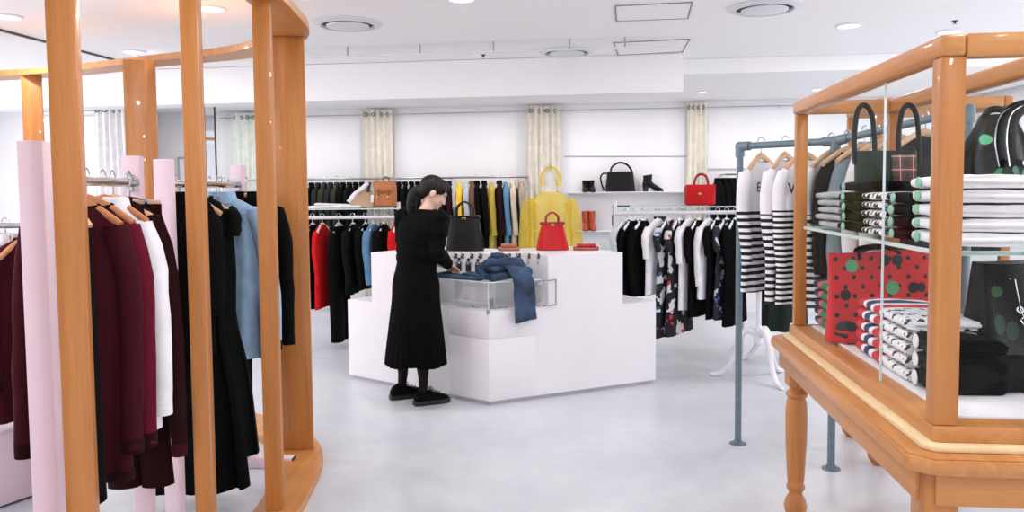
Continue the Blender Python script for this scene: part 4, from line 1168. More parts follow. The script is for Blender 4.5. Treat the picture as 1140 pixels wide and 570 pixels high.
# head, jaw, nose, brow, ears in the head frame (+y is the face)
b.xf(Matrix.Identity(4))
def hball(c, r, rot=None):
    b.ball(hp(*c), r, 18, 12, rot=(Hm.to_3x3().to_euler() if rot is None else rot))
hball((0, -.008, .025), (.074, .092, .085)); hball((0, .028, -.035), (.058, .062, .07)); hball((0, .055, -.075), (.034, .034, .03))
hball((0, .087, -.012), (.012, .018, .026)); hball((0, .101, -.026), (.014, .013, .011)); hball((0, .07, .03), (.055, .022, .018))
hball((.03, .064, -.02), (.026, .026, .024)); hball((-.03, .064, -.02), (.026, .026, .024))
hball((0, .078, -.052), (.024, .014, .007)); hball((0, .076, -.062), (.021, .013, .007))
for s in (-1, 1): hball((s * .074, -.012, -.008), (.011, .02, .031))
b.tube([neck0 - V((0, .01, .05)), neck0, neck1, hp(0, -.02, -.03)], [.068, .05, .046, .05], 16)
# torso and pelvis
tor = [((-.02, -.02, .84), (.15, .11)), ((-.02, -.02, .92), (.145, .105)), ((-.02, -.015, 1.0), (.125, .09)), ((-.012, .0, 1.1), (.13, .1)), ((-.005, .02, 1.2), (.15, .112)), ((-.004, .03, 1.28), (.15, .1)), ((-.003, .036, 1.33), (.115, .07)), ((-.003, .042, 1.36), (.06, .05))]
b.loft([[V(c) + V((r[0] * math.cos(a), r[1] * math.sin(a), 0)) for a in [2 * PI * k / 24 for k in range(24)]] for c, r in tor])
for sh, el, wr in ((sh_r, el_r, wr_r), (sh_l, el_l, wr_l)):
    b.ball(sh, (.05, .05, .052)); b.tube([sh, sh.lerp(el, .4), el, el.lerp(wr, .35), wr], [.047, .042, .032, .034, .023], 14); b.ball(el, .032)
for s, an in ((-1, an_l), (1, an_r)):
    hip = V((-.02 + s * .085, -.02, .84)); kn = V((lerp(hip.x, an.x, .5), lerp(hip.y, an.y, .45) + .02, .47))
    calf = kn.lerp(an, .38) - td * .018
    b.tube([hip, hip.lerp(kn, .5), kn, calf, kn.lerp(an, .75), an, an - V((0, 0, .05))], [.085, .072, .052, .05, .036, .03, .032], 16)
    b.tube([an - V((0, 0, .04)) - td * .03, an - V((0, 0, .05)) + td * .07, an - V((0, 0, .068)) + td * .15], [(.034, .034), (.038, .028), (.034, .018)], 12)
# hands: palm, four unequal bent fingers and a thumb, resting on the jeans
def hand(wr, fwd, side, up, flip):
    fwd = fwd.normalized(); side = side.normalized(); up = up.normalized()
    pc = wr + fwd * .045 - up * .004
    b.tube([wr - fwd * .01, wr + fwd * .02, wr + fwd * .06, wr + fwd * .082 - up * .004], [(.023, .017), (.032, .015), (.037, .0135), (.034, .011)], 12, up=up)
    for i, (o_, ln_) in enumerate(((-.028, .062), (-.0095, .072), (.0095, .066), (.027, .052))):
        k0 = wr + fwd * .078 + side * o_ - up * .003
        k1 = k0 + fwd * ln_ * .45 - up * .004 + side * o_ * .12; k2 = k1 + fwd * ln_ * .3 - up * .014; k3 = k2 + fwd * ln_ * .18 - up * .016
        b.tube([k0, k1, k2, k3], [.0088, .0085, .0078, .0066], 8); b.ball(k3, .0066, 8, 6)
    t0 = wr + fwd * .022 - side * flip * .026; t1 = t0 + fwd * .028 - side * flip * .020 - up * .006; t2 = t1 + fwd * .028 - side * flip * .006 - up * .01
    b.tube([t0, t1, t2], [.0125, .0105, .0085], 8); b.ball(t2, .0085, 8, 6)
up_ = V((0, 0, 1))
hand(wr_r, V((-.05, .35, -.15)), V((1, .1, 0)), V((0, .3, 1)), 1)
hand(wr_l, V((.12, .35, -.15)), V((1, -.3, 0)), V((0, .3, 1)), -1)
fuse(b, 'body', [SKIN, TIGHTS], person, .0055, 3, assign=lambda c: 1 if c.z < .8 else 0)
# eyes, brows and lips set in the face
for s in (-1, 1):
    e = MB().ball(hp(s * .03, .0835, .004), (.0115, .006, .007), 12, 8, rot=Hm.to_3x3().to_euler()).build('eye', plain('eye white', (236, 232, 230), .2), person)
    MB().ball(hp(s * .03, .0885, .003), (.0055, .003, .0055), 10, 8, rot=Hm.to_3x3().to_euler()).build('iris', plain('dark iris', (24, 16, 12), .2), e)
    MB().tube([hp(s * .015, .091, .022), hp(s * .03, .091, .027), hp(s * .046, .082, .022)], [.002, .0032, .0015], 6).build('eyebrow', HAIR_M, person)
MB().tube([hp(-.021, .088, -.056), hp(-.008, .0945, -.0535), hp(.008, .0945, -.0535), hp(.021, .088, -.056)], [(.002, .003), (.0045, .004), (.0045, .004), (.002, .003)], 8).build('lips', plain('lips', (182, 96, 92), .45), person)
# hair: cap drawn back into a low ponytail
h = MB(); he = Hm.to_3x3().to_euler()
h.ball(hp(0, -.022, .036), (.083, .094, .085), 22, 14, rot=he); h.ball(hp(0, .028, .078), (.064, .06, .042), 16, 10, rot=he)
h.ball(hp(0, -.062, -.012), (.068, .05, .066), 18, 12, rot=he)
for s in (-1, 1): h.ball(hp(s * .062, .01, .048), (.024, .058, .045), 14, 10, rot=he)
tail0 = hp(0, -.105, -.03)
tp = smooth_path([hp(0, -.085, -.02), tail0 + V((-.012, -.012, -.01)), tail0 + V((-.032, -.03, -.07)), tail0 + V((-.045, -.02, -.15)), tail0 + V((-.047, .0, -.225)), tail0 + V((-.045, .01, -.27))], 5)
h.tube(tp, [lerp(.03, .036, min(1, i / 8)) if i < 14 else lerp(.036, .012, (i - 14) / (len(tp) - 15)) for i in range(len(tp))], 14)
rn = random.Random(3)
fuse(h, 'hair', HAIR_M, person, .006, 3, fold=lambda c, n: n * (.0022 * math.sin(c.x * 420 + c.z * 90)))
MB().ring(tail0 + V((-.008, -.010, -.012)), .031, .006, 18, 8, rot=(R(50), 0, R(-30))).build('hair_tie', BLACK_PL, person)
# loose black top with dropped shoulders and high back neck
t_ = MB()
top = [((-.02, -.02, .90), (.165, .125)), ((-.02, -.018, .97), (.155, .118)), ((-.018, -.012, 1.04), (.158, .12)), ((-.01, .0, 1.14), (.168, .128)), ((-.005, .02, 1.23), (.182, .13)), ((-.004, .03, 1.29), (.178, .115)), ((-.003, .036, 1.335), (.14, .085)), ((-.002, .044, 1.362), (.078, .062)), ((0, .052, 1.375), (.058, .052))]
t_.loft([[V(c) + V((r[0] * math.cos(a), r[1] * math.sin(a), 0)) for a in [2 * PI * k / 28 for k in range(28)]] for c, r in top])
for sh, el, wr in ((sh_r, el_r, wr_r), (sh_l, el_l, wr_l)):
    t_.ball(sh, (.064, .064, .062)); t_.ball(el, .056); t_.tube([sh.lerp(V((0, .04, 1.33)), .35), sh, sh.lerp(el, .5), el, el.lerp(wr, .5), wr.lerp(el, .06)], [.06, .062, .06, .055, .052, .040], 16)
fuse(t_, 'long_sleeved_top', TOPM, person, .008, 4, fold=lambda c, n: n * (.005 * mnoise.noise(c * 11) + .003 * math.sin(c.z * 70 + c.x * 20 + 3 * mnoise.noise(c * 5))))
# pleated midi skirt
hemz = at(460, 402, 5.55).z
rings = []
NP = 34
for i in range(22):
    v = i / 21; z = lerp(.985, hemz, v)
    a0 = lerp(.145, .225, v ** .75) + .022 * math.exp(-((v - .16) / .12) ** 2); b0 = lerp(.108, .195, v ** .8)
    row = []
    for k in range(NP * 6):
        th = 2 * PI * k / (NP * 6); ph = (k % 6) / 6.0
        saw = (ph if ph < .7 else (1 - ph) / .3 * .7) - .35
        amp = .004 + .020 * v
        rr = 1 + saw * amp * 3.0
        sway = .012 * v * math.sin(3 * th + 1)
        row.append(V((-.022 - .006 * v + (a0 * rr + sway) * math.cos(th), -.018 - .01 * v + (b0 * rr + sway) * math.sin(th), z + .006 * v * math.sin(5 * th))))
    rings.append(row)
MB().loft(rings, True, False, False).build('pleated_skirt', SKIRTM, person, 50)
MB().loft([[V((-.022 + .150 * math.cos(a), -.018 + .114 * math.sin(a), z)) for a in [2 * PI * k / 32 for k in range(32)]] for z in (.96, .995)], True, True, True).build('waistband', SKIRTM, person)
# chunky black lace shoes
for nm, f, an in (('l', fl, an_l), ('r', fr, an_r)):
    sh = MB(); Mz = Matrix.Translation(f) @ Matrix.Rotation(toe_dir, 4, 'Z')
    secs = [(-.115, .026, .07), (-.10, .036, .095), (-.06, .041, .115), (-.02, .042, .105), (.03, .047, .082), (.075, .049, .066), (.11, .043, .056), (.135, .026, .042)]
    up_r = []
    for y, w, hh_ in secs:
        up_r.append([Mz @ V((w * math.cos(a), y, .026 + (hh_ - .026) * max(0, math.sin(a)) ** .8 + (.0 if math.sin(a) >= 0 else .004 * math.sin(a)))) for a in [2 * PI * k / 20 for k in range(20)]])
    sh.loft(up_r)
    so = sh.build('shoe', SHOE_M, person, 60)
    sole = MB()
    pl = [(.030, -.124), (.044, -.08), (.044, -.03), (.052, .03), (.055, .085), (.046, .125), (.022, .147), (-.022, .147), (-.046, .125), (-.055, .085), (-.052, .03), (-.044, -.03), (-.044, -.08), (-.030, -.124)]
    sole.prism(pl, 0.0, .032, .004).xf(Mz).build('sole', BLACK_PL, so)
    lc = MB()
    for i in range(4):
        y = .0 + i * .022; z = .1 - i * .0085
        lc.tube([Mz @ V((-.026, y, z - .008)), Mz @ V((0, y + .006, z + .006)), Mz @ V((.026, y, z - .008))], .0035, 6)
    lc.ring(Mz @ V((.018, .0, .112)), .012, .003, 12, 6, rot=(.6, .2, 0)); lc.ring(Mz @ V((-.018, .0, .112)), .012, .003, 12, 6, rot=(.6, -.2, 0))
    lc.build('laces', BLACK_PL, so)
# ================================================================== bags, shoes and goods
LEA_BLK = plain('black leather', (10, 12, 12), .42, spec=.25, var=.15, scale=12, bump=.15, bscale=90)
LEA_RED = plain('red leather', (192, 10, 18), .36, var=.08, scale=10, bump=.12, bscale=90, coat=.04, spec=.3)
LEA_RED_D = plain('dark red leather', (150, 18, 26), .35, var=.08, scale=10)
LEA_TAN = plain('tan leather', (186, 112, 62), .45, var=.14, scale=9, bump=.2, bscale=70)
LEA_TAN_D = plain('dark tan leather', (138, 78, 42), .45, var=.1)
LEA_BRN = plain('brick leather', (176, 96, 76), .45, var=.1)
CANVAS = fabric('canvas ecru', (196, 168, 140))
BRASS = plain('brass', (200, 168, 100), .25, 1.0)

def frame_bag(name, label, loc, rz, w, h, d, mat, rim, top_w=.62, handle_r=.06, handle_mat=None, strap=False):
    """trapezoid doctor bag: tapering body, framed top, one pair of arched handles"""
    t = thing(name, label, 'handbag', loc, rz)
    rings = []
    for i in range(9):
        v = i / 8; z = .006 + (h - .03) * v
        ww = lerp(w, w * top_w, v ** 1.15) / 2; dd = lerp(d, d * .32, v ** 1.1) / 2
        rings.append([V((ww * sgn_pow(math.cos(a), .45), dd * sgn_pow(math.sin(a), .5), z)) for a in [2 * PI * k / 36 for k in range(36)]])
    MB().loft(rings).build('body', mat, t, 50)
    MB().box((0, 0, h - .018), (w * top_w + .03, d * .36, .022), .006).build('top_frame', rim, t)
    for s in (-1, 1):
        hw_ = w * top_w * .30
        pts = smooth_path([(-hw_, s * d * .17, h - .07), (-hw_, s * d * .18, h - .01), (-hw_ * .85, s * d * .16, h + handle_r * .8), (0, s * d * .13, h + handle_r * 1.35), (hw_ * .85, s * d * .16, h + handle_r * .8), (hw_, s * d * .18, h - .01), (hw_, s * d * .17, h - .07)], 6)
        MB().tube(pts, .0068, 8).build('handle', handle_mat or rim, t)
    for s in (-1, 1):
        for s2 in (-1, 1): MB().ball((s * w * .38, s2 * d * .34, .004), .007, 8, 6).build('foot_stud', BRASS, t)
    MB().box((0, -d * .19, h - .03), (.03, .006, .02), .002).build('clasp', BRASS, t)
    if strap:
        pts = smooth_path([(w * top_w * .5, 0, h - .03), (w * .40, -d * .12, h * .6), (w * .5, -d * .2, h * .2), (w * .49, -d * .1, .02)], 6)
        MB().tube(pts, [(.006, .003)] * len(pts), 8).build('strap', rim, t)
    return t

# items on the high counter: points on its top surface
def ctop(px, Y): return V((xat(px, Y), Y, CT_HIGH))
p = ctop(517, 6.22)
frame_bag('black_handbag', 'black leather frame handbag on the counter beside the woman', p, R(-8), .30, .285, .15, LEA_BLK, plain('black rim', (12, 12, 13), .35, spec=.3), .74, .075, strap=True)
p = ctop(614.5, 6.22)
frame_bag('red_handbag', 'red trapezoid frame handbag on the counter before the yellow raincoat', p, R(4), .255, .228, .14, LEA_RED, LEA_RED_D, .66, .05, LEA_RED_D)
def wallet(label, px, Y, w, mats, rz, col):
    p = ctop(px, Y); t = thing('leather_wallet', label, 'wallet', p, rz, 'wallets on the counter')
    MB().box((0, 0, .014), (w, .10, .026), .006).build('lower_fold', mats[0], t)
    MB().box((.004, .002, .040), (w * .74, .088, .024), .006).build('upper_fold', mats[1], t)
    MB().tube([(-w / 2 + .01, -.052, .014), (w / 2 - .01, -.052, .014)], .003, 6).build('zip', BRASS, t)
wallet('brick brown leather wallet between the black and red handbags', 565.5, 6.2, .17, (LEA_BRN, LEA_BRN), R(2), 0)
PLUM = plain('raspberry leather', (176, 40, 62), .35, var=.08)
wallet('raspberry red wallet at the right end of the counter top', 652, 6.18, .20, (PLUM, PLUM), R(-4), 0)
t = thing('acrylic_stand', 'small clear acrylic stand on the counter right of the raspberry wallet', 'display stand', ctop(674, 6.2), R(6))
AC = glass('acrylic', (.92, .95, .95), .7, .12)
MB().box((0, 0, .006), (.08, .06, .012), .003).build('base', AC, t); MB().box((0, .02, .03), (.08, .005, .05), .001).build('back_plate', AC, t)

# wall shelf goods
def onshelf(px, z, dep):
    x = xat(px, 9.5)
    for _ in range(4): x = xat(px, wall_y(x) - dep)
    return V((x, wall_y(x) - dep, z))
p = onshelf(690.5, SH1_Z, .13)
t = thing('black_shopper_bag', 'black leather bag with looped handle on the long wall shelf', 'handbag', p, R(-6))
rings = []
for i in range(7):
    v = i / 6; w_ = lerp(.365, .31, v) / 2; d_ = lerp(.12, .09, v) / 2
    rings.append([V((w_ * sgn_pow(math.cos(a), .35), d_ * sgn_pow(math.sin(a), .4), .004 + .24 * v)) for a in [2 * PI * k / 36 for k in range(36)]])
MB().loft(rings).build('body', plain('green black leather', (10, 14, 12), .4, spec=.25, var=.2, scale=8), t, 50)
for s in (-1, 1): MB().tube(smooth_path([(-.115, s * .03, .235), (-.10, s * .03, .30), (-.02, s * .028, .352), (.07, s * .028, .335), (.13, s * .03, .27), (.135, s * .03, .235)], 6), [(.011, .004)] * 31, 8).build('handle', LEA_BLK, t)
MB().tube(smooth_path([(-.15, 0, .22), (-.20, 0, .225), (-.235, .0, .18), (-.22, 0, .08), (-.185, 0, .015)], 6), [(.010, .004)] * 25, 8).build('shoulder_strap', LEA_BLK, t)
MB().box((.02, -.05, .235), (.05, .006, .02), .002).build('tab', LEA_BLK, t)

def boot(name, label, loc, rz, mat, shaft=.13, heel=.055, length=.25, group=None, sole=BLACK_PL, rise=1.0, tongue=True):
    """toe along local +x"""
    t = thing(name, label, 'shoe', loc, rz, group)
    L2 = length
    secs = [(-.5, .45, heel + .01, heel + .055), (-.44, .85, heel, heel + .085), (-.30, .95, heel * .95, heel + .10), (-.12, .95, heel * .75, heel + .085), (.05, 1.0, heel * .35, heel * .6 + .062), (.22, 1.08, .012, heel * .2 + .058), (.36, .95, .010, .046), (.46, .62, .010, .034), (.5, .25, .012, .024)]
    rings = [[V((x * L2, .038 * w * math.cos(a), (z0 + z1) / 2 + (z1 - z0) / 2 * math.sin(a))) for a in [2 * PI * k / 18 for k in range(18)]] for x, w, z0, z1 in secs]
    m = MB().loft(rings)
    zs = [heel + .04, heel + .08, heel + .08 + shaft * .5, heel + .07 + shaft]
    m.loft([[V((lerp(-.27, -.255, i / 3) * L2 + lerp(.052, .055, i / 3) * math.cos(a), lerp(.034, .043, i / 3) * math.sin(a), z + (.008 * math.cos(a) if i == 3 else 0))) for a in [2 * PI * k / 20 for k in range(20)]] for i, z in enumerate(zs)])
    m.build('upper', mat, t, 55)
    so = MB(); so.loft([[V((x * L2 * 1.01, .041 * w * c_, z)) for (x, w, c_) in ring_] for ring_, z in ((([(s_[0], s_[1], 1) for s_ in secs[4:]] + [(s_[0], s_[1], -1) for s_ in reversed(secs[4:])]), 0.0), (([(s_[0], s_[1], 1) for s_ in secs[4:]] + [(s_[0], s_[1], -1) for s_ in reversed(secs[4:])]), .014))])
    so.build('sole', sole, t, 40)
    MB().loft([[V((-.36 * L2 + wx * c_, wy * s_, z)) for (c_, s_) in [(math.cos(a), math.sin(a)) for a in [2 * PI * k / 16 for k in range(16)]]] for z, wx, wy in ((0, .032, .028), (heel * .5, .033, .029), (heel + .012, .04, .034))]).build('heel', sole, t, 50)
    return t
p = onshelf(727, SH1_Z, .13)
boot('ankle_boot', 'black heeled ankle boot on the long wall shelf, side on', p, R(-4), LEA_BLK, .075, .055, .25)
for i, px in enumerate((651.7, 658.8)):
    boot('lace_shoe', ('left black shoe of the pair on the long wall shelf', 'right black shoe of the pair on the long wall shelf')[i], onshelf(px, SH1_Z, .15), R(-94 + 5 * i), LEA_BLK, .045, .022, .24, 'pair of black shoes on the wall shelf')
RUST = plain('rust leather', (178, 74, 44), .35, var=.12, scale=14)
for i, px in enumerate((651.5, 659.5)):
    boot('rust_boot', ('left rust boot of the pair on the lower wall shelf', 'right rust boot of the pair on the lower wall shelf')[i], onshelf(px, SH2_Z, .15), R(-94 + 6 * i), RUST, .13, .03, .25, 'pair of rust boots', sole=LEA_TAN_D)
# small black boxes stacked on the lower shelf
zb_ = SH2_Z
n_ = 0
for r_ in range(2):
    for c_ in range(2):
        p = onshelf(731 + 7 * c_, SH2_Z + .0 + r_ * .102, .12)
        t = thing('black_gift_box', 'small black box, %s %s of four on the lower wall shelf' % (('lower', 'upper')[r_], ('left', 'right')[c_]), 'box', p, R(-6), 'black boxes on the wall shelf')
        hb_ = .10 if r_ == 0 else .065
        MB().box((0, 0, hb_ * .38), (.066, .06, hb_ * .75), .003).build('tray', BLACK_PL, t); MB().box((0, 0, hb_ * .87), (.070, .064, hb_ * .25), .003).build('lid', BLACK_PL, t)

# red satchel on the right white rack
p = V((xat(779, YR + .08), YR + .08, ZSR + .005))
t = thing('red_satchel', 'red leather satchel with flap and gold clasp on the right rack shelf', 'handbag', p, R(-3))
MB().box((0, 0, .098), (.262, .11, .185), .022, seg=4).build('body', LEA_RED, t)
fp = [[V((x, -.058 - .003, z)) for x, z in ((-.128, .19), (.128, .19), (.128, .13), (.10, .105), (.02, .098), (-.06, .098), (-.118, .12))], [V((x, -.050, z)) for x, z in ((-.128, .19), (.128, .19), (.128, .13), (.10, .105), (.02, .098), (-.06, .098), (-.118, .12))]]
MB().loft(fp).build('flap', LEA_RED, t, 30)
MB().tube(smooth_path([(-.045, -.02, .17), (-.05, -.02, .21), (-.03, -.02, .262), (.01, -.02, .282), (.05, -.02, .262), (.068, -.02, .21), (.066, -.02, .17)], 5), [(.011, .005)] * 31, 8).build('handle', LEA_RED_D, t)
MB().box((-.012, -.064, .108), (.03, .008, .022), .003).build('clasp', BRASS, t)

# left rack shelf: folded shirt, canvas bag, tan backpack
p = V((xat(374, YL + .09), YL + .09, ZSL + .006))
t = thing('folded_shirt', 'white folded shirt lying flat on the left rack shelf', 'folded shirt', p, R(3))
m = MB(); m.box((0, 0, .014), (.50, .26, .026), .01, seg=3); m.noise(.006, 9, 4); m.build('body', WHT, t)
m = MB(); m.box((-.03, .0, .036), (.34, .22, .018), .008, (0, R(2), R(6)), seg=3); m.noise(.005, 10, 8); m.build('folded_sleeve', WHT, t)
p = V((xat(403, YL + .1), YL + .1, ZSL + .006))
t = thing('canvas_bag', 'slumped ecru canvas bag with white scarf left of the tan backpack', 'bag', p, R(5))
rings = []
for i in range(7):
    v = i / 6; rings.append([V((lerp(.135, .05, v ** 1.4) * sgn_pow(math.cos(a), .7) + .02 * v, lerp(.07, .025, v) * sgn_pow(math.sin(a), .7), .004 + .2 * v)) for a in [2 * PI * k / 28 for k in range(28)]])
MB().loft(rings).noise(.008, 12, 3).build('body', CANVAS, t, 60)
m = MB(); m.tube(smooth_path([(-.13, -.03, .06), (-.06, -.045, .14), (.02, -.05, .20), (.06, -.03, .24)], 5), [(.02, .012)] * 16, 10); m.noise(.005, 20, 2); m.build('scarf', WHT, t)
MB().box((.07, -.03, .2), (.03, .01, .1), .004, (0, R(14), 0)).build('strap', plain('navy webbing', (44, 54, 74), .8), t)
p = V((xat(429, YL + .1), YL + .1, ZSL + .006))
t = thing('tan_backpack', 'tan leather backpack with flap on the left rack shelf', 'backpack', p, R(-6))
MB().box((0, 0, .125), (.215, .11, .235), .035, seg=4).build('body', LEA_TAN, t)
MB().box((0, -.062, .075), (.17, .035, .12), .014, seg=3).build('front_pocket', LEA_TAN, t)
fl_r = [[V((x, y, z)) for x in (-.108, -.05, .0, .05, .108)] for (y, z) in ((.045, .248), (0, .262), (-.05, .256), (-.066, .225), (-.072, .17))]
fl_r2 = []
for r_ in fl_r: fl_r2.append(r_ + [q + V((0, .006, -.008)) for q in reversed(r_)])
fl_r2[-1] = [V((q.x * .85, q.y, q.z - .012 * (1 - abs(q.x) / .108))) for q in fl_r2[-1]]
MB().loft(fl_r2).build('flap', LEA_TAN, t, 50)
for s in (-1, 1):
    MB().tube([(s * .05, -.074, .18), (s * .05, -.082, .13), (s * .05, -.083, .08)], [(.007, .003)] * 3, 6).build('buckle_strap', LEA_TAN_D, t)
    MB().box((s * .05, -.085, .105), (.02, .005, .018), .002).build('buckle', BRASS, t)
MB().tube(smooth_path([(-.03, .03, .255), (-.03, .03, .285), (0, .03, .298), (.03, .03, .285), (.03, .03, .255)], 5), .007, 8).build('top_handle', LEA_TAN_D, t)
tg = MB().box((-.115, -.06, .09), (.03, .003, .075), .001, (0, R(4), 0)).build('price_tag', plain('white card', (240, 240, 240), .6), t)

# ---------------------------------------------------------------- yellow raincoat on a white bust
Yb = 7.1
px_b = 612.5
xb = xat(px_b, Yb)
t = thing('bust_stand', 'white bust stand carrying the yellow hooded raincoat', 'dress form', (xb, Yb, 0))
MB().lathe([(.15, 0), (.15, .012), (.03, .02), (.015, .03)], seg=28).build('base', WHITE_PAINT, t)
MB().cyl((0, 0, .02), (0, 0, .95), .014, 12).build('pole', WHITE_PAINT, t)
hN = at(612, 213, Yb).z
prof = [(.05, .93), (.12, .95), (.135, 1.02), (.11, 1.12), (.12, 1.22), (.145, hN - .14), (.15, hN - .09), (.10, hN - .03), (.048, hN), (.042, hN + .06), (.055, hN + .09), (.068, hN + .13), (.055, hN + .17), (.02, hN + .19)]
b = MB(); b.lathe(prof, seg=28); b.xf(Matrix.Diagonal((1, .68, 1, 1))); b.build('torso', WHITE_PAINT, t)
# raincoat body, sleeves, hood, zip
RAIN = thin_poly('yellow raincoat vinyl', (250, 232, 110), .72)
t = thing('yellow_raincoat', 'translucent yellow hooded raincoat worn by the white bust behind counter', 'raincoat', (xb, Yb, hN), R(0))
rings = []
Lr = hN - .82
for (z, w, d) in ((.0, .07, .07), (.035, .12, .09), (.065, .17, .105), (.10, .19, .11), (.16, .195, .115), (.28, .19, .115), (.40, .195, .115), (.55, .20, .12), (Lr, .205, .12)):
    rings.append([V((w * sgn_pow(math.cos(a), .85) + .006 * math.sin(7 * a + z * 20), d * sgn_pow(math.sin(a), .85) + .01 * math.sin(6 * a + z * 14) * min(1, z * 4), -z)) for a in [2 * PI * k / 60 for k in range(60)]])
MB().loft(rings, True, False, False).build('body', RAIN, t, 70)
for s in (-1, 1):
    pts = [(s * .165, 0, -.085), (s * .205, 0, -.17), (s * .222, -.01, -.32), (s * .232, -.02, -.46), (s * .226, -.025, -.60)]
    MB().tube(smooth_path(pts, 4), [lerp(.062, .052, i / 16) for i in range(17)], 16, False).noise(.006, 14, s).build('sleeve', RAIN, t, 70)
hoo = MB(); hr = []
for i in range(13):
    th = PI * (-.12 + 1.24 * i / 12)          # arch over the head, side to side
    row = []
    for j in range(9):
        y = lerp(-.06, .10, j / 8); r = .092 * math.sqrt(max(.0004, 1 - (j / 8) ** 2.6))
        row.append(V((r * .98 * math.cos(th), y, .085 + (r * 1.25) * math.sin(th) + .02 * (1 - j / 8) * math.sin(th))))
    hr.append(row)
MB().loft(hr, False).build('hood', RAIN, t, 80)
MB().tube([hr[i][0] for i in range(13)], .006, 6).build('hood_hem', YELLOW, t)
MB().box((0, -.118, -.26), (.012, .006, .40), .001).build('zip', YELLOW, t)
MB().box((0, -.119, -.345), (.30, .006, .012), .001).build('chest_seam', YELLOW, t)

# ---------------------------------------------------------------- jeans on the glass case
def denim():
    g = G('indigo denim', .85)
    n = g.noise(7, 4); w = g.noise(90, 2)
    f = g.op('MULTIPLY_ADD', w, .25, n)
    r = g.N.new('ShaderNodeValToRGB'); r.color_ramp.elements[0].position = .42; r.color_ramp.elements[1].position = .85
    r.color_ramp.elements[0].color = srgb(22, 34, 54); r.color_ramp.elements[1].color = srgb(66, 92, 126)
    g.L.new(f, r.inputs[0]); return g.done(r.outputs[0])
DENIM = denim()
zt = CASE_GLASS_TOP + .009
def cpt(sR, dR): return A + uR * sR + nR * dR           # on the case, sR along the right face
jc = cpt(.20, .13)
t = thing('folded_jeans', 'dark blue jeans heaped on the glass case, one leg hanging over edge', 'jeans', (jc.x, jc.y, zt), math.atan2(uR.y, uR.x))
m = MB()
for i, (cx, cy, cz, sx, sy, sz, rz_) in enumerate(((0, .02, .035, .34, .22, .055, .05), (-.02, .03, .082, .30, .2, .05, .2), (.0, .04, .125, .24, .16, .045, -.15), (-.03, .045, .155, .15, .10, .04, .4))):
    m.box((cx, cy, cz), (sx, sy, sz), .02, (R(4 * (i % 2)), R(-5 + 4 * i), rz_), seg=3)
bmesh.ops.subdivide_edges(m.bm, edges=m.bm.edges[:], cuts=2, use_grid_fill=True)
m.noise(.022, 9, 5).build('heap', DENIM, t, 70)
m = MB(); m.tube(smooth_path([(-.17, .0, .03), (-.19, .02, .085), (-.12, -.03, .12), (0, -.06, .11), (.1, -.06, .085)], 5), [(.035, .02)] * 21, 10); m.noise(.012, 14, 2); m.build('twisted_fold', DENIM, t, 70)
# hanging leg: a soft tube lying on the top then dropping outside the glass
pts = smooth_path([(-.02, .06, .10), (.02, -.02, .108), (.04, -.08, .085), (.052, -.130, .045), (.058, -.166, -.01), (.058, -.178, -.10), (.06, -.180, -.20), (.064, -.178, -.285)], 5)
m = MB(); m.tube(pts, [(lerp(.072, .10, min(1, i / 12)), lerp(.022, .014, min(1, i / 14))) for i in range(len(pts))], 18, up=(0, 0, 1)); m.noise(.007, 10, 9); lg = m.build('hanging_leg', DENIM, t, 70)
# second pair under her hands
jc = A + uL * .36 + nL * .10
t = thing('spread_jeans', 'blue jeans spread flat under the woman\'s hands on the glass case', 'jeans', (jc.x, jc.y, zt), math.atan2(-uL.y, -uL.x))
m = MB(); m.box((.06, -.01, .014), (.42, .15, .028), .012, (0, 0, .05), seg=3); m.box((.16, .0, .034), (.18, .10, .02), .008, (0, .05, -.2), seg=3)
bmesh.ops.subdivide_edges(m.bm, edges=m.bm.edges[:], cuts=2, use_grid_fill=True)
m.noise(.010, 12, 6).build('legs', DENIM, t, 70)
MB().box((-.13, -.01, .03), (.05, .15, .012), .004, (0, 0, .05)).build('waistband', DENIM, t)

# perfume bottles standing on the case behind the jeans, small black labels in front, earring cards on the counter face
BOT = plain('smoke glass', (70, 78, 84), .12, var=.05); BOTC = glass('bottle glass', (.62, .68, .70), .8, .2)
lab_ = ('leftmost', 'middle', 'rightmost')
def notch_pt(px, d):
    """point at distance d in front of the recessed counter face, seen at pixel px"""
    q = offs(rc - d); best = None
    r_ = V((xat(px, 10), 10, 0)); r_.z = 0
    c1 = isect(V((0, 0, 0)), r_.normalized(), q, uL)
    c2 = isect(V((0, 0, 0)), r_.normalized(), q, uR)
    return (c1, uL, nL) if px < 545 - 0 and (c1 - q).dot(uL) > 0 else (c2, uR, nR)
for i, px in enumerate((510, 520.5, 531)):
    q, u, n_ = notch_pt(px, .06)
    rz_ = math.atan2(-u.y, -u.x) if u is uL else math.atan2(u.y, u.x)
    t = thing('perfume_bottle', '%s of three smoky glass bottles standing on the jewellery case' % lab_[i], 'bottle', (q.x, q.y, zt + .022), rz_, 'glass bottles on the case')
    MB().lathe([(.019, 0), (.021, .004), (.021, .062), (.018, .072), (.008, .080), (.007, .088)], seg=20).build('glass_body', BOTC, t)
    MB().lathe([(.0165, .004), (.0165, .058)], seg=16).build('contents', BOT, t)
    MB().lathe([(.011, .086), (.012, .088), (.012, .100), (.006, .104)], seg=16).build('cap', BLACK_PL, t)
    for s in (-1, 1): MB().tube([(s * .021, -.004, 0), (s * .022, -.004, .066), (s * .006, -.004, .084)], .0025, 6).build('wire_frame', BLACK_PL, t)
    t = thing('bottle_plinth', 'low black plinth under the %s smoky bottle' % lab_[i], 'plinth', (q.x, q.y, zt), rz_, 'plinths under the bottles')
    MB().box((0, 0, .0105), (.05, .05, .021), .002).build('block', WHITE_LAM, t); MB().box((.008, -.026, .010), (.036, .003, .010), .001).build('name_strip', BLACK_PL, t)
CARD = plain('black card', (30, 30, 34), .6); CARDW = plain('white card', (240, 240, 240), .6)
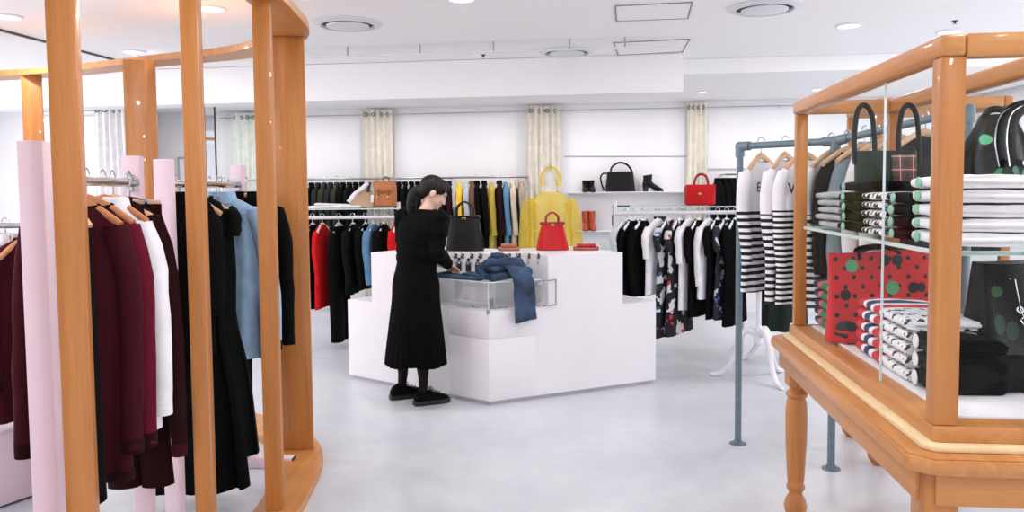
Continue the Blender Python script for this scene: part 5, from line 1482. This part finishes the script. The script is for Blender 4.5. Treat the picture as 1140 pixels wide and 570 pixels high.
names = ['first', 'second', 'third', 'fourth']
def ear_card(px, label, accent):
    q, u, n_ = notch_pt(px, .006)
    if u is uL: rz_ = math.atan2(-u.y, -u.x)
    else: rz_ = math.atan2(u.y, u.x)
    if px > 584:
        d_ = V((xat(px, 10), 10, 0)).normalized()
        q = isect(V((0, 0, 0)), d_, pr0 - uR * .006, nR); rz_ = math.atan2(-nR.y, -nR.x)
    z = at(px, 285, q.y).z
    t = thing('jewellery_card', label, 'jewellery card', (q.x, q.y, z), rz_, 'jewellery cards on the counter face')
    MB().box((0, .002, 0), (.034, .003, .036), .001).build('card', CARD, t)
    for s, zz in ((-1, .008), (1, -.004)): MB().box((s * .008, -.001, zz), (.009, .002, .010), .0005).build('printed_mark', CARDW if s < 0 else accent, t)
    for s in (-1, 1):
        MB().cyl((s * .008, -.004, -.016), (s * .008, -.004, -.05), .0012, 6).build('chain', STEEL, t); MB().ball((s * .008, -.004, -.054), (.004, .003, .007), 8, 6).build('pendant', accent, t)
AC1 = plain('red enamel', (200, 60, 60), .3); AC2 = plain('blue enamel', (70, 110, 170), .3)
for i, px in enumerate((506, 513.5, 524, 533.5)): ear_card(px, 'black jewellery card %s from left above the smoky bottles' % names[i], (STEEL, STEEL, AC2, STEEL)[i])
for i, px in enumerate((556, 566, 577, 588, 598.5)): ear_card(px, 'black jewellery card %s from left above the heaped jeans' % (names + ['fifth'])[i], (AC1, STEEL, AC2, AC1, AC1)[i])
# bangles and trinkets in the case
zc_ = CT_LOW + .0275
for i, (u, n_, s_, d_, kd) in enumerate(((uL, nL, .34, .07, 0), (uL, nL, .24, .06, 1), (uL, nL, .16, .07, 2), (uR, nR, .10, .07, 1), (uR, nR, .17, .08, 2), (uL, nL, .06, .10, 3))):
    q = A + u * s_ + n_ * d_
    where = ('nearest the woman', 'second from the woman', 'third from the woman', 'right of the case corner', 'beneath the hanging jeans leg', 'at the case corner')[i]
    if kd == 3:
        t = thing('ring_stand', 'small grey ring stand inside the jewellery case ' + where, 'ring stand', (q.x, q.y, zc_), R(20))
        MB().box((0, 0, .035), (.04, .03, .07), .006).build('cushion', plain('grey velvet', (150, 152, 160), .9), t); MB().ring((0, -.017, .045), .009, .002, 14, 6, rot=(PI / 2, 0, 0)).build('band', STEEL, t)
    else:
        t = thing('silver_bangle' if kd != 1 else 'chain_bracelet', ('silver bangle', 'chain bracelet', 'twin silver rings')[kd] + ' lying in the glass case, ' + where, 'jewellery', (q.x, q.y, zc_), .3 * i)
        if kd == 0: MB().ring((0, 0, .024), .024, .003, 22, 6, rot=(1.2, 0, 0)).build('hoop', STEEL, t); MB().ball((0, -.01, .003), .004, 8, 6).build('charm', STEEL, t)
        elif kd == 1:
            m = MB()
            for k in range(9): m.ring(((k - 4) * .009, .004 * math.sin(k), .004), .005, .0014, 10, 5, rot=(1.2 * (k % 2), 0, 0))
            m.build('links', STEEL, t); MB().box((.044, 0, .005), (.01, .008, .008), .002).build('clasp', BLACK_PL, t)
        else:
            MB().ring((-.014, 0, .003), .011, .0028, 16, 6).build('band', STEEL, t); MB().ring((.016, .004, .003), .010, .0028, 16, 6).build('band', STEEL, t)
# ================================================================== goods inside the showcase (case frame: y runs away from the camera)
CI = CASE_M.inverted()
def case_xy(px, py, z):
    p = CI @ on_z(px, py, z); return p.x, p.y
def case_y_at(px, x):
    """y in the case frame where the view ray through px meets the vertical plane x = const"""
    a = CI @ V((0, 0, 0)); b = CI @ V((xat(px, 4), 4, 0)); k = (x - a.x) / (b.x - a.x); return a.y + (b.y - a.y) * k

def fold_tee(kind, label, cat, x, y, z, w, d, h, mats, sd, group, rz=0.0, dot=None, rolled=False):
    """one folded garment: front edge faces -x (the long glass side), rounded fold in front, layered edge at the sides"""
    p = incase(x, y, z)
    t = thing(kind, label, cat, p, CASE_ANG + rz, group)
    m = MB()
    nx, ny = 12, 10
    rnd = random.Random(sd)
    rings = []
    for j in range(ny + 1):
        v = -1 + 2 * j / ny
        yy = v * w / 2
        sh = 1 - .10 * abs(v) ** 12
        row = []
        for k in range(24):
            a = 2 * PI * k / 24
            ca = math.cos(a); cx, cz = sgn_pow(ca, .42 if ca > 0 else .62), sgn_pow(math.sin(a), .5)
            droop = -.10 * h * (cx > .3)
            row.append(V((cx * d / 2 * (1 - .03 * abs(v) ** 4), yy, h / 2 + cz * h / 2 * sh + droop * (cx ** 2))))
        rings.append(row)
    m.loft(rings)
    m.noise(h * .12, 13, sd)
    for v_ in m.bm.verts: v_.co.z = max(.001, v_.co.z)
    m.build('body', mats[0], t, 60)
    # the turned-in layer showing at the near end
    m = MB(); m.box((.012, -w / 2 - .001, h * .5), (d * .86, .012, h * .34), h * .12, (0, R(1.5 * math.sin(sd)), 0), seg=2)
    m.build('inner_fold', mats[1] if len(mats) > 1 else mats[0], t, 60)
    if dot:
        MB().ball((-d / 2 - .0015, w * .22, h * .52), (.006, .022, h * .42), 14, 8).build('dot_patch', dot, t)
    return t
MINT = fabric('mint green print', (150, 196, 176)); GREEN_D = fabric('leaf green print', (62, 140, 88))
JBLK = fabric('black jersey', (8, 8, 9)); JWHT = fabric('white jersey', (240, 238, 242)); JGRY = fabric('heather grey', (178, 180, 184))
def pattern_bw():
    g = G('black white scribble', .9); v = g.voro(46); d = v.outputs['Distance']
    n = g.noise(38, 3)
    return g.done(g.mix(g.op('GREATER_THAN', n, .53), srgb(236, 234, 238), srgb(22, 22, 24)))
SCRIB = pattern_bw()
def stripe_y(name, cols, period):
    """bands across y, colours in order"""
    g = G(name, .9); n_ = len(cols); f = g.op('FRACT', g.op('MULTIPLY_ADD', g.y, 1 / period, 50.0))
    c = srgb(*cols[0])
    for i in range(1, n_): c = g.mix(g.op('GREATER_THAN', f, i / n_), c, srgb(*cols[i]))
    return g.done(c)
def end_bands(name, cols):
    g = G(name, .9); n = g.noise(40, 2)
    c = g.mix(g.op('GREATER_THAN', n, .60), srgb(*cols[0][1]), srgb(*cols[0][2]))
    for lo, col in cols[1:]: c = g.mix(g.op('GREATER_THAN', g.y, lo), c, srgb(*col))
    return g.done(c)
_W3 = abs(case_y_at(953, .06) - case_y_at(1012, .06)); _W4 = abs(case_y_at(906, .06) - case_y_at(932, .06))
TRI = end_bands('red white navy bands', ((0, (240, 238, 242), (60, 60, 66)), (-.02 * _W3, (206, 40, 52)), (.12 * _W3, (240, 238, 242)), (.20 * _W3, (44, 56, 104)), (.31 * _W3, (240, 238, 242)), (.37 * _W3, (206, 40, 52))))
GRN_STR = end_bands('green red navy bands', ((0, (150, 168, 158), (44, 96, 66)), (-.12 * _W4, (46, 118, 74)), (.16 * _W4, (214, 96, 104)), (.30 * _W4, (38, 44, 80))))

ordn = ('bottom', 'second from bottom', 'middle', 'second from top', 'top', 'sixth')
def ord_(i, n):
    if i == 0: return 'bottom'
    if i == n - 1: return 'top'
    return {1: 'second', 2: 'third', 3: 'fourth', 4: 'fifth'}[i] + ' from bottom'
def stack(px0, px1, x, z, n, h, mats, what, kind, where, group, dot=None, d=.24, cat='folded tee', gap=.001, jit=.008):
    y1, y0 = case_y_at(px0, x), case_y_at(px1, x)
    w = abs(y1 - y0); yc = (y0 + y1) / 2
    rnd = random.Random(int(px0))
    for i in range(n):
        fold_tee(kind, '%s, %s of %s' % (what, ord_(i, n), where), cat, x + d / 2 + rnd.uniform(-jit, jit) * 0 + .004 * rnd.random(), yc + rnd.uniform(-jit, jit), z + i * (h + gap), w, d, h, mats, i * 7 + int(px0), group, R(rnd.uniform(-2.5, 2.5)), dot)
zsh = SHELF_Z + .0065
stack(908, 932, .055, zsh, 5, .030, (JGRY, BLK), 'grey and black folded tee', 'folded_tee', 'far-end shelf stack', 'grey tees on the glass shelf', d=.2)
stack(933, 957, .05, zsh, 5, .038, (JBLK, JBLK), 'black sweater with mint dot', 'folded_sweater', 'second shelf stack from the far end', 'far black dotted sweaters', MINT, d=.22, cat='folded sweater')
stack(958, 985, .05, zsh, 5, .030, (SCRIB, JWHT), 'black and white scribble tee', 'folded_tee', 'middle shelf stack', 'scribble tees on the glass shelf', d=.22)
stack(986, 1010, .05, zsh, 4, .038, (JBLK, JBLK), 'black sweater with mint dot', 'folded_sweater', 'shelf stack next to the white one', 'near black dotted sweaters', MINT, d=.22, cat='folded sweater')
stack(1011, 1050, .06, zsh, 5, .040, (JWHT, JWHT), 'thick white sweatshirt with mint dot', 'folded_sweatshirt', 'stack beside the near post', 'white sweatshirts on the glass shelf', MINT, d=.30, cat='folded sweatshirt')
zd_ = ZD + .0085
stack(906, 932, .06, zd_, 5, .040, (GRN_STR, JGRY), 'green, red, navy striped knit', 'folded_knit', 'far stack on the case floor', 'green striped knits', d=.2, cat='folded knit')
stack(953, 1012, .06, zd_, 5, .040, (TRI, JWHT), 'red, white, navy striped knit', 'folded_knit', 'stack before the red tote', 'tricolour striped knits', d=.24, cat='folded knit')
stack(1016, 1038, .07, zd_, 3, .055, (JBLK, JBLK), 'black knit with white mark', 'folded_knit', 'case floor stack by the post', 'black knits on the case floor', JWHT, d=.22, cat='folded knit')

# red polka dot tote standing on the case floor
def red_dots():
    g = G('red cotton with dots', .8)
    small = g.lattice(g.x, g.z, .074, .0095)
    c = g.mix(small, srgb(206, 28, 32), srgb(16, 14, 16))
    for (cx, cz, r, col) in ((-.118, .305, .026, (84, 168, 120)), (.048, .215, .027, (74, 160, 104)), (.135, .10, .025, (62, 140, 70)), (.02, .325, .022, (14, 14, 16)), (.068, .325, .022, (14, 14, 16)), (-.15, .19, .022, (14, 14, 16)), (.13, .215, .022, (14, 14, 16)), (.165, .215, .02, (14, 14, 16)), (-.05, .075, .022, (14, 14, 16)), (-.015, .075, .022, (14, 14, 16))):
        c = g.mix(g.disc(g.x, g.z, cx, cz, r), c, srgb(*col))
    return g.done(c)
REDD = red_dots()
p0 = CI @ on_z(926, 386, ZD)
wloc = V((.045, p0.y, 0))
ta = CASE_M @ V((.055, p0.y + .05, zd_)); 
t = thing('polka_dot_tote', 'red tote bag with black and green dots standing on the case floor', 'tote bag', (0, 0, 0))
bx = at(924, 330, ta.y).x; bw_ = at(1036, 330, ta.y + .03).x - bx; bh = at(975, 281, ta.y).z - zd_
t.location = (bx + bw_ / 2, ta.y + .04, zd_); t.rotation_euler = (0, 0, R(4))
rings = []
for i in range(12):
    v = i / 11; row = []
    for k in range(40):
        a = 2 * PI * k / 40
        x = bw_ / 2 * sgn_pow(math.cos(a), .3) * (1 - .015 * math.sin(PI * v)); y = lerp(.045, .014, v) * sgn_pow(math.sin(a), .5) + .006 * math.sin(x * 18 + 3 * v)
        row.append(V((x, y, bh * v + .006 * math.sin(x * 15) * v)))
    rings.append(row)
MB().loft(rings, True, True, True).build('body', REDD, t, 60)
for s in (-1, 1):
    MB().tube(smooth_path([(-.08, s * .014, bh - .03), (-.085, s * .016, bh + .004), (-.03, s * .02, bh + .018), (.05, s * .02, bh + .016), (.09, s * .014, bh - .02)], 5), [(.010, .003)] * 21, 8).build('handle', LEA_BLK, t)
# its slumped companion lying in front
m = MB(); 
yy = case_y_at(940, .06)
t2 = thing('dotted_pouch', 'small red dotted cloth with green patch slumped before the red tote', 'pouch', incase(.075, yy - .0, zd_), CASE_ANG + R(12))
m.box((0, 0, .045), (.09, .14, .085), .025, (0, R(-8), 0), seg=3); m.noise(.012, 14, 3)
for v_ in m.bm.verts: v_.co.z = max(.001, v_.co.z)
m.build('cloth', REDD, t2, 60); MB().ball((-.045, .03, .05), (.008, .028, .022), 14, 8, rot=(0, R(-10), 0)).build('green_patch', MINT, t2)

# dark green vinyl tote with a plaid pocket on the shelf
def plaid():
    g = G('red green tartan', .6)
    a = g.stripe(g.x, .05, .42); b = g.stripe(g.z, .05, .42); c1 = g.stripe(g.x, .05, .06, .3); c2 = g.stripe(g.z, .05, .06, .3)
    base = g.mix(g.op('MULTIPLY', g.op('ADD', a, b), .5), srgb(112, 34, 44), srgb(30, 40, 36))
    return g.done(g.mix(g.op('MAXIMUM', c1, c2), base, srgb(196, 186, 166)))
VINYL = plain('dark green vinyl', (22, 38, 32), .35, var=.25, scale=5, coat=.08, spec=.25)
yt = 3.02
t = thing('vinyl_tote', 'dark green vinyl tote with tartan pocket and tall handles on glass shelf', 'tote bag', (xat(985, yt), yt, zsh), R(3))
wt = xat(1018, yt) - xat(953, yt); ht = at(985, 168, yt).z - zsh
rings = []
for i in range(8):
    v = i / 7; rings.append([V((lerp(wt * .94, wt * 1.05, v) / 2 * sgn_pow(math.cos(a), .3), lerp(.05, .025, v) * sgn_pow(math.sin(a), .5), ht * v)) for a in [2 * PI * k / 36 for k in range(36)]])
MB().loft(rings).build('body', VINYL, t, 50)
MB().box((wt * .24, -.042, ht * .55), (wt * .42, .012, ht * .80), .004, (R(-5), 0, 0)).build('tartan_pocket', plaid(), t)
MB().ball((-wt * .03, -.042, ht * .50), (.024, .006, .026), 16, 8).build('green_dot', GREEN_D, t)
hz_ = at(1000, 117, yt).z - zsh
for i, cx in enumerate((-.075, .085)):
    pass
for s, cx in ((-1, -wt * .40), (1, wt * .38)):
    pts = smooth_path([(cx - .028, 0, ht - .05), (cx - .034, s * .002, ht + .05), (cx - .022, 0, hz_ - .025), (cx + .006, 0, hz_), (cx + .034, 0, hz_ - .04), (cx + .046, 0, ht + .03), (cx + .048, 0, ht - .05)], 6)
    MB().tube(pts, [(.0105, .005)] * len(pts), 10).build('handle', LEA_BLK, t)

# black patent bags with green spots and eyelets at the right
def spotted(name, spots, base=(7, 10, 9)):
    g = G(name, .38, .05); c = srgb(*base); g.bs.inputs['Specular IOR Level'].default_value = .25
    n = g.noise(5, 3)
    c = g.mix(g.op('MULTIPLY', n, .6), c, srgb(16, 24, 20))
    for cx, cz, rx, rz_, col in spots: c = g.mix(g.disc(g.x, g.z, cx, cz, rx, rz_), c, srgb(*col))
    return g.done(c)
EYE = plain('eyelet steel', (214, 216, 220), .15, 1.0)
Yq = 2.62
x_at = lambda px, Y: xat(px, Y)
t = thing('patent_coat', 'black patent bag with green spots on the shelf behind the white sweatshirts', 'bag', (x_at(1104, 2.82), 2.82, zsh), R(6))
hh1 = at(1100, 128, 2.82).z - zsh; w1 = x_at(1150, 2.82) - x_at(1072, 2.82)
m = MB(); rings = []
for i in range(12):
    v = i / 11; k_ = 1 - .62 * max(0, (v - .62) / .38) ** 1.6
    rings.append([V((w1 / 2 * k_ * sgn_pow(math.cos(a), .5) + .01 * math.sin(v * 9), lerp(.07, .03, v) * sgn_pow(math.sin(a), .6) + .008 * math.sin(7 * math.cos(a) + 5 * v), hh1 * v)) for a in [2 * PI * k / 40 for k in range(40)]])
m.loft(rings).build('body', spotted('patent with green spots', ((-.055, .335, .026, .018, (96, 180, 140)), (-.0, .21, .028, .024, (58, 132, 84)), (.06, .12, .02, .026, (58, 132, 84)))), t, 60)
MB().tube(smooth_path([(-.05, 0, hh1 * .85), (-.03, 0, hh1 + .005), (.02, 0, hh1 + .02), (.07, 0, hh1 - .01), (.09, 0, hh1 * .82)], 5), [(.012, .005)] * 21, 8).build('handle', LEA_BLK, t)
t = thing('eyelet_bag', 'large dark green patent bag with looped handle and steel eyelets at right edge', 'bag', (x_at(1150, 2.42), 2.42, zsh), R(10))
hh2 = at(1130, 178, 2.42).z - zsh; w2 = 2 * (x_at(1150, 2.42) - x_at(1104, 2.42))
m = MB(); rings = []
for i in range(12):
    v = i / 11; k_ = lerp(1.0, .72, v ** 2)
    rings.append([V((w2 / 2 * k_ * sgn_pow(math.cos(a), .5), lerp(.06, .035, v) * sgn_pow(math.sin(a), .6) + .006 * math.sin(6 * math.cos(a) + 4 * v), hh2 * v)) for a in [2 * PI * k / 40 for k in range(40)]])
m.loft(rings).build('body', spotted('dark vinyl with mint spots', ((-.055, .20, .015, .026, (120, 170, 160)), (-.09, .215, .006, .016, (90, 140, 120)), (-.015, .055, .02, .03, (64, 130, 84)), (.06, .2, .02, .026, (64, 130, 84))), (16, 26, 21)), t, 60)
hl = at(1118, 118, 2.42).z - zsh
for s in (-1, 1):
    pts = smooth_path([(-.085, s * .02, hh2 - .02), (-.10, s * .022, hh2 + .06), (-.085, s * .02, hl - .03), (-.03, s * .018, hl), (.05, s * .018, hl - .01), (.10, s * .02, hh2 + .03), (.095, s * .02, hh2 - .02)], 6)
    MB().tube(pts, [(.019, .004)] * len(pts), 10).build('handle', LEA_BLK, t)
    MB().tube([p + V((-.018 if p.x < 0 else .018, -.002, 0)) for p in pts], .0022, 6).build('piping', EYE, t)
for (ex, ez) in ((-.045, .25), (-.035, .30), (.0, .27), (-.06, .34), (-.02, .345)):
    MB().ring((ex, -.05 if ez < .29 else -.035, ez if ez < hh2 else hh2 - .01), .009, .003, 14, 6, rot=(PI / 2, 0, 0)).build('eyelet', EYE, t)

# lower right: folded black patent raincoats with eyelets standing on the case floor
t = thing('patent_raincoat', 'black patent raincoat with silver rings propped upright on the case floor', 'raincoat', (x_at(1128, 2.50), 2.50, zd_), R(8))
h3 = at(1100, 292, 2.5).z - zd_; w3 = 2 * (x_at(1128, 2.5) - x_at(1066, 2.5)); w3 = min(w3, .34)
m = MB(); rings = []
for i in range(12):
    v = i / 11; k_ = lerp(1.0, .80, v)
    rings.append([V((w3 / 2 * k_ * sgn_pow(math.cos(a), .45) + .02 * v, lerp(.10, .05, v) * sgn_pow(math.sin(a), .6) + .008 * math.sin(6 * math.cos(a) + 6 * v), h3 * v)) for a in [2 * PI * k / 40 for k in range(40)]])
m.loft(rings).build('body', spotted('black patent dim spots', ((-.09, .29, .016, .018, (48, 92, 54)), (-.09, .19, .02, .03, (34, 60, 50)), (-.05, .17, .02, .03, (34, 60, 50)), (.08, .1, .03, .03, (20, 34, 28))), (4, 5, 5)), t, 60)
for (ex, ez) in ((-.045, .335), (-.02, .33), (.02, .33), (-.03, .235), (-.015, .20), (.02, .18), (.07, .26), (.09, .22)):
    e = MB().ring((ex, -.075 + .02 * (ez > .3), ez), .010, .0028, 16, 6, rot=(PI / 2 - .3, .2, 0)).build('ring', EYE, t)
MB().tube([(-.045, -.07, .33), (-.03, -.078, .235), (.0, -.085, .16), (.05, -.09, .1)], .0018, 6).build('chain', EYE, t)
t = thing('folded_raincoat', 'folded black raincoat lying low in front of the silver-ringed one', 'raincoat', (x_at(1100, 2.36), 2.36, zd_), R(8))
m = MB(); m.box((.02, 0, .05), (.30, .12, .095), .03, seg=3); m.noise(.012, 9, 4)
for v_ in m.bm.verts: v_.co.z = max(.001, v_.co.z)
m.build('body', plain('black raincoat cloth', (6, 7, 7), .7, var=.1, spec=.15), t, 60); MB().box((.02, -.062, .06), (.22, .006, .012), .002, (0, R(3), 0)).build('fold_edge', plain('black raincoat cloth', (10, 11, 12), .5), t)
